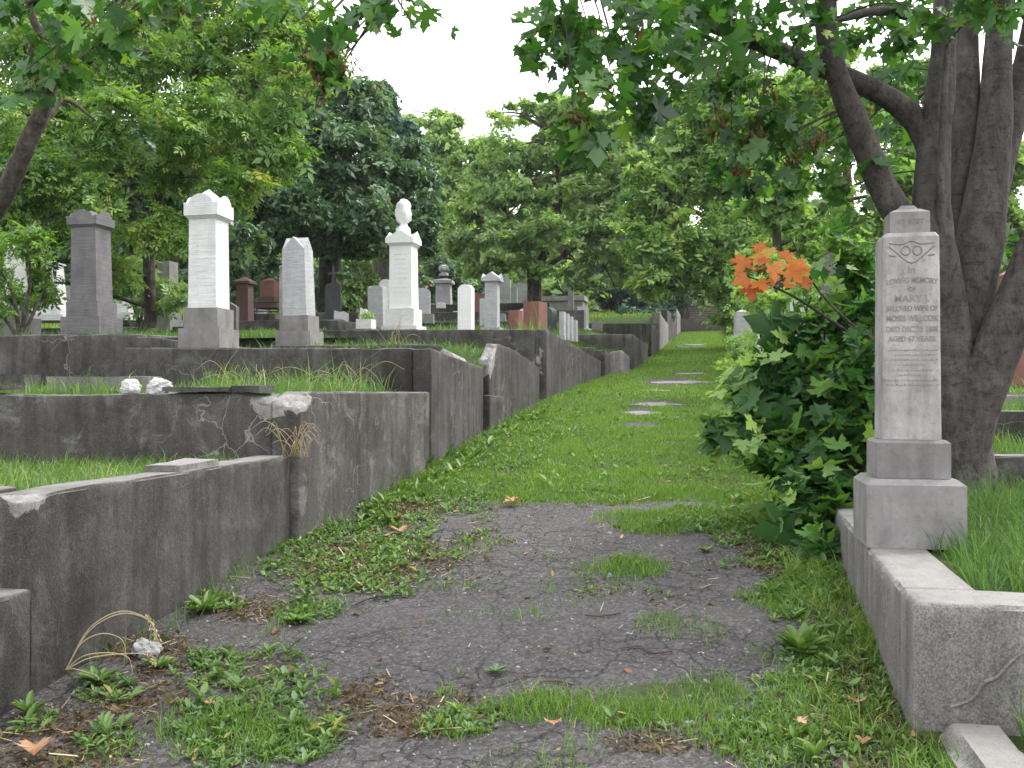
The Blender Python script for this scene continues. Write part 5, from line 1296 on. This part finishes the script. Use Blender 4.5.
shrub('tall_shrub', 'yellow-flecked light shrub in front of the dull grey stone along the path', 762, 11.5, 1.0, [(765,330,0,24,20,.8),(755,295,-1,22,20,.6),(785,300,-1,26,22,.7),(815,285,-1.5,26,22,.6),(775,265,0,24,18,.5),(735,352,2,14,12,.4),(790,350,0,24,22,.7),(742,360,1,20,16,.6),(770,385,-1,26,18,.7),(740,335,3,18,24,.6),(760,300,2,22,20,.5),(800,310,1,24,26,.6)], 330, LC, .085, M['yellow'], 311, sub=9)
shrub('tall_shrub', 'dark shrub deep in the shade behind the maple saplings', 830, 10.5, 1.2, [(830,350,0,50,60),(860,300,0,40,50),(800,370,0,40,40),(870,380,0,40,60)], 800, LM, .075, M['sapling'], 313, sub=16)
shrub('tall_shrub', 'overgrown ivy-like shrub hanging along the right edge of the far path', 745, 20, 1.9, [(752,330,0,15,28),(763,300,0,22,28),(752,290,3,18,22),(770,340,-2,26,30),(745,350,2,10,10,.6)], 560, LF, .15, M['mid'], 315, sub=12)
shrub('tall_shrub', 'green shrub at the right verge halfway to the steps', 738, 32, 3.1, [(748,312,0,12,18),(756,290,0,20,22),(744,330,-3,8,9,.6)], 600, LF, .2, M['deep'], 317, sub=12)
shrub('leafy_bush', 'light leafy bush in front of the white block between the two pillars', 140, 16.5, 2.5, [(140,275,0,26,18),(165,285,-.5,24,16),(125,290,0,20,14,.8),(180,300,-1,22,10,.6),(150,305,-.5,24,9,.7),(110,255,0,18,16,.6)], 330, LC, .13, M['mid'], 319, sub=10)
shrub('leafy_bush', 'bush with light leaves hiding the left edge obelisk', 20, 12.2, 2.1, [(0,270,0,24,40),(30,255,0,22,24,.8),(20,300,.4,16,14,.4),(-20,310,0,26,26),(45,285,1,16,20,.5)], 300, LC, .12, M['elder'], 321, sub=9)
shrub('leafy_bush', 'scrubby bush beneath the big dark tree', 352, 25.5, 3.3, [(352,285,0,18,16),(365,268,0,14,14,.6),(345,300,-.5,12,8,.4)], 400, LF, .17, M['mid'], 323)
for i, (px, d, lab) in enumerate([(305,30,'dark undergrowth shrub behind the red block monument'),(415,38,'dark undergrowth shrub behind the white urn monument'),(215,26,'dark undergrowth shrub behind the tall white pillar'),(470,46,'low shrub behind the far grey tablets'),(560,50,'scruffy brownish bush above the far vault'),(80,24,'dark undergrowth shrub behind the dark grey pillar')]):
    z = zl(P(px,300,d)[1]); rr = 900/d
    shrub('undergrowth_shrub', lab, px, d, z, [(px,290,0,rr*1.3,rr*.8),(px-rr,280,1,rr,rr*.8),(px+rr,278,1,rr,rr*.8)], 650, LF, .2*d/28, M['deep' if i != 4 else 'olive'], 331+i)

# --- the wood behind: every tree its own
WOOD = [(-60,26,'deep',60,60,'dark tree at the far left edge behind the obelisk'),(235,40,'mid',85,150,'green tree standing far behind the white pillar'),(140,44,'deep',90,120,'dark tall tree far behind the dark grey pillar'),(20,40,'mid',90,120,'green tree far behind the left edge stones'),
 (300,58,'olive',110,150,'pale tall tree far behind the big dark tree'),(400,66,'olive',140,150,'hazy tall tree behind the conifer'),(480,72,'olive',145,140,'hazy round tree on the hill in the middle'),(560,62,'mid',100,150,'tall thin-topped green tree behind the middle maple'),
 (620,58,'olive',110,150,'grey-green tree above the dark shrub'),(680,66,'mid',90,150,'tall tree behind the stone steps'),(740,60,'deep',80,160,'dark tall tree right of the stone steps'),(800,34,'mid',50,90,'mid-green tree right of the path behind the orange leaves'),
 (850,24,'yellow',30,110,'bright green tree behind the lettered monument'),(920,30,'mid',50,110,'green tree behind the maple trunk'),(1010,26,'mid',120,160,'green tree at the right edge behind the red obelisk'),(1090,30,'deep',60,120,'dark tree beyond the right picture edge'),(780,16.5,'yellow',150,190,'young light green tree filling the gap left of the maple trunk')]
for i, (px, d, m, top, mid, lab) in enumerate(WOOD):
    base = P(px, 300, d)
    zb = zl(base[1]) if base[0] < -1.7 else (1.45+.085*(base[1]-12) if base[1] < 58 else float(gz(0, base[1])))
    ybase = HOR - 1000*(zb-EYE)/d
    H = ybase - top; W = H*.26
    rg = np.random.default_rng(400+i); cl = []
    for k in range(15):
        u = rg.uniform(.12, .95); wd = W*(1-.75*max(0, u-.45)/.55)
        cl.append((px + rg.uniform(-1,1)*wd, ybase - H*u, rg.uniform(-1,1)*W*d/1000*.6, W*rg.uniform(.3,.5), H*rg.uniform(.08,.13), rg.uniform(.6,1.1)))
    cl.append((px, top+H*.06, 0, W*.18, H*.06, .4))
    tree('woodland_tree', lab, px, d, zb, [([None, (px+2, ybase-H*.3), (px-3, ybase-H*.6), (px, ybase-H*.9)], [.012*d*.7,.009*d*.7,.006*d*.7,.02])],
         cl, 800 if d > 20 else 420, LF if d > 20 else LM, (.0085*d if d > 20 else .11), M[m], M['bark_dark'], 500+3*i, up=.6, sub=18, subr=.3, flat=.45, group='trees of the surrounding wood', n=8)
# far wood on the hill, one mass
rg = np.random.default_rng(77); cl = []
for k in range(130):
    a = rg.uniform(-1.0, 1.0); dd = rg.uniform(85, 120)
    c = P(512 + 1000*math.tan(a*.72), 300, dd); zb = float(gz(0, c[1])) if c[0] > -30 else 8.5
    for q in range(2): cl.append((np.array([c[0]+rg.normal(0,2), c[1], zb + rg.uniform(1.5, 9)]), np.array([4.5,3.5,3.0]), 1))
o = foliage('far_woods', cl, 420, LF, .95, M['olive'], None, (0,0,0), seed=78, sub=12)
tagit(o, None, 'woods', kind='stuff')

# ------------------------------------------------------------------ sky, sun, camera
w = bpy.data.worlds.new('World'); SC.world = w; w.use_nodes = True
nt = w.node_tree; nt.nodes.clear()
out = nt.nodes.new('ShaderNodeOutputWorld'); bg = nt.nodes.new('ShaderNodeBackground')
sky = nt.nodes.new('ShaderNodeTexSky'); sky.sky_type = 'NISHITA'; sky.sun_disc = False
EL, AZ = math.radians(52), math.radians(48)
sky.sun_elevation = EL; sky.sun_rotation = AZ; sky.dust_density = 6; sky.air_density = 1.2; sky.altitude = 100
hs = nt.nodes.new('ShaderNodeHueSaturation'); hs.inputs['Saturation'].default_value = .12
mx = nt.nodes.new('ShaderNodeMix'); mx.data_type = 'RGBA'; mx.inputs[0].default_value = .65; mx.inputs[7].default_value = (9.0, 9.15, 9.4, 1)
nt.links.new(sky.outputs[0], hs.inputs['Color']); nt.links.new(hs.outputs[0], mx.inputs[6]); nt.links.new(mx.outputs[2], bg.inputs['Color'])
bg.inputs['Strength'].default_value = .13
nt.links.new(bg.outputs[0], out.inputs['Surface'])
sl = bpy.data.lights.new('sun', 'SUN'); sl.energy = 1.3; sl.angle = math.radians(20); sl.color = (1, .96, .9)
so = bpy.data.objects.new('sun', sl); COL.objects.link(so)
dirv = Vector((math.sin(AZ)*math.cos(EL), math.cos(AZ)*math.cos(EL), math.sin(EL)))
so.rotation_euler = dirv.to_track_quat('Z', 'Y').to_euler(); so.location = (0, 0, 40)

# the damp air of the wood
hm = NT('damp_air'); pv = hm.n('ShaderNodeVolumePrincipled'); pv.inputs['Density'].default_value = HAZE
pv.inputs['Color'].default_value = (.93, .95, .96, 1); hm.l(pv.outputs[0], hm.out.inputs['Volume'])
V, Fc = gridbox(500, 480, 60, 1000, .0)
o = mk('haze', V + np.array([-250, -60, -8]), Fc, hm.m); o['kind'] = 'stuff'

cam = bpy.data.cameras.new('camera'); co = bpy.data.objects.new('camera', cam); COL.objects.link(co)
cam.sensor_width = 36; cam.lens = 36*F_PX/1024; cam.clip_end = 1000; cam.clip_start = .05
co.location = (0, 0, EYE)
co.rotation_euler = (math.radians(90) + math.atan(8/F_PX), 0, YAW)
SC.camera = co
vs = SC.view_settings; vs.view_transform = 'Standard'; vs.look = 'None'; vs.exposure = EXPO; vs.gamma = 1
try: vs.use_curve_mapping = False
except Exception: pass
cy = SC.cycles
cy.use_denoising = True
try:
    cy.denoiser = 'OPENIMAGEDENOISE'; cy.denoising_input_passes = 'RGB_ALBEDO_NORMAL'
except Exception: pass
cy.volume_bounces = 0; cy.max_bounces = 5; cy.diffuse_bounces = 3; cy.glossy_bounces = 2; cy.transmission_bounces = 3; cy.use_adaptive_sampling = True; cy.adaptive_threshold = .02; cy.caustics_reflective = False; cy.caustics_refractive = False
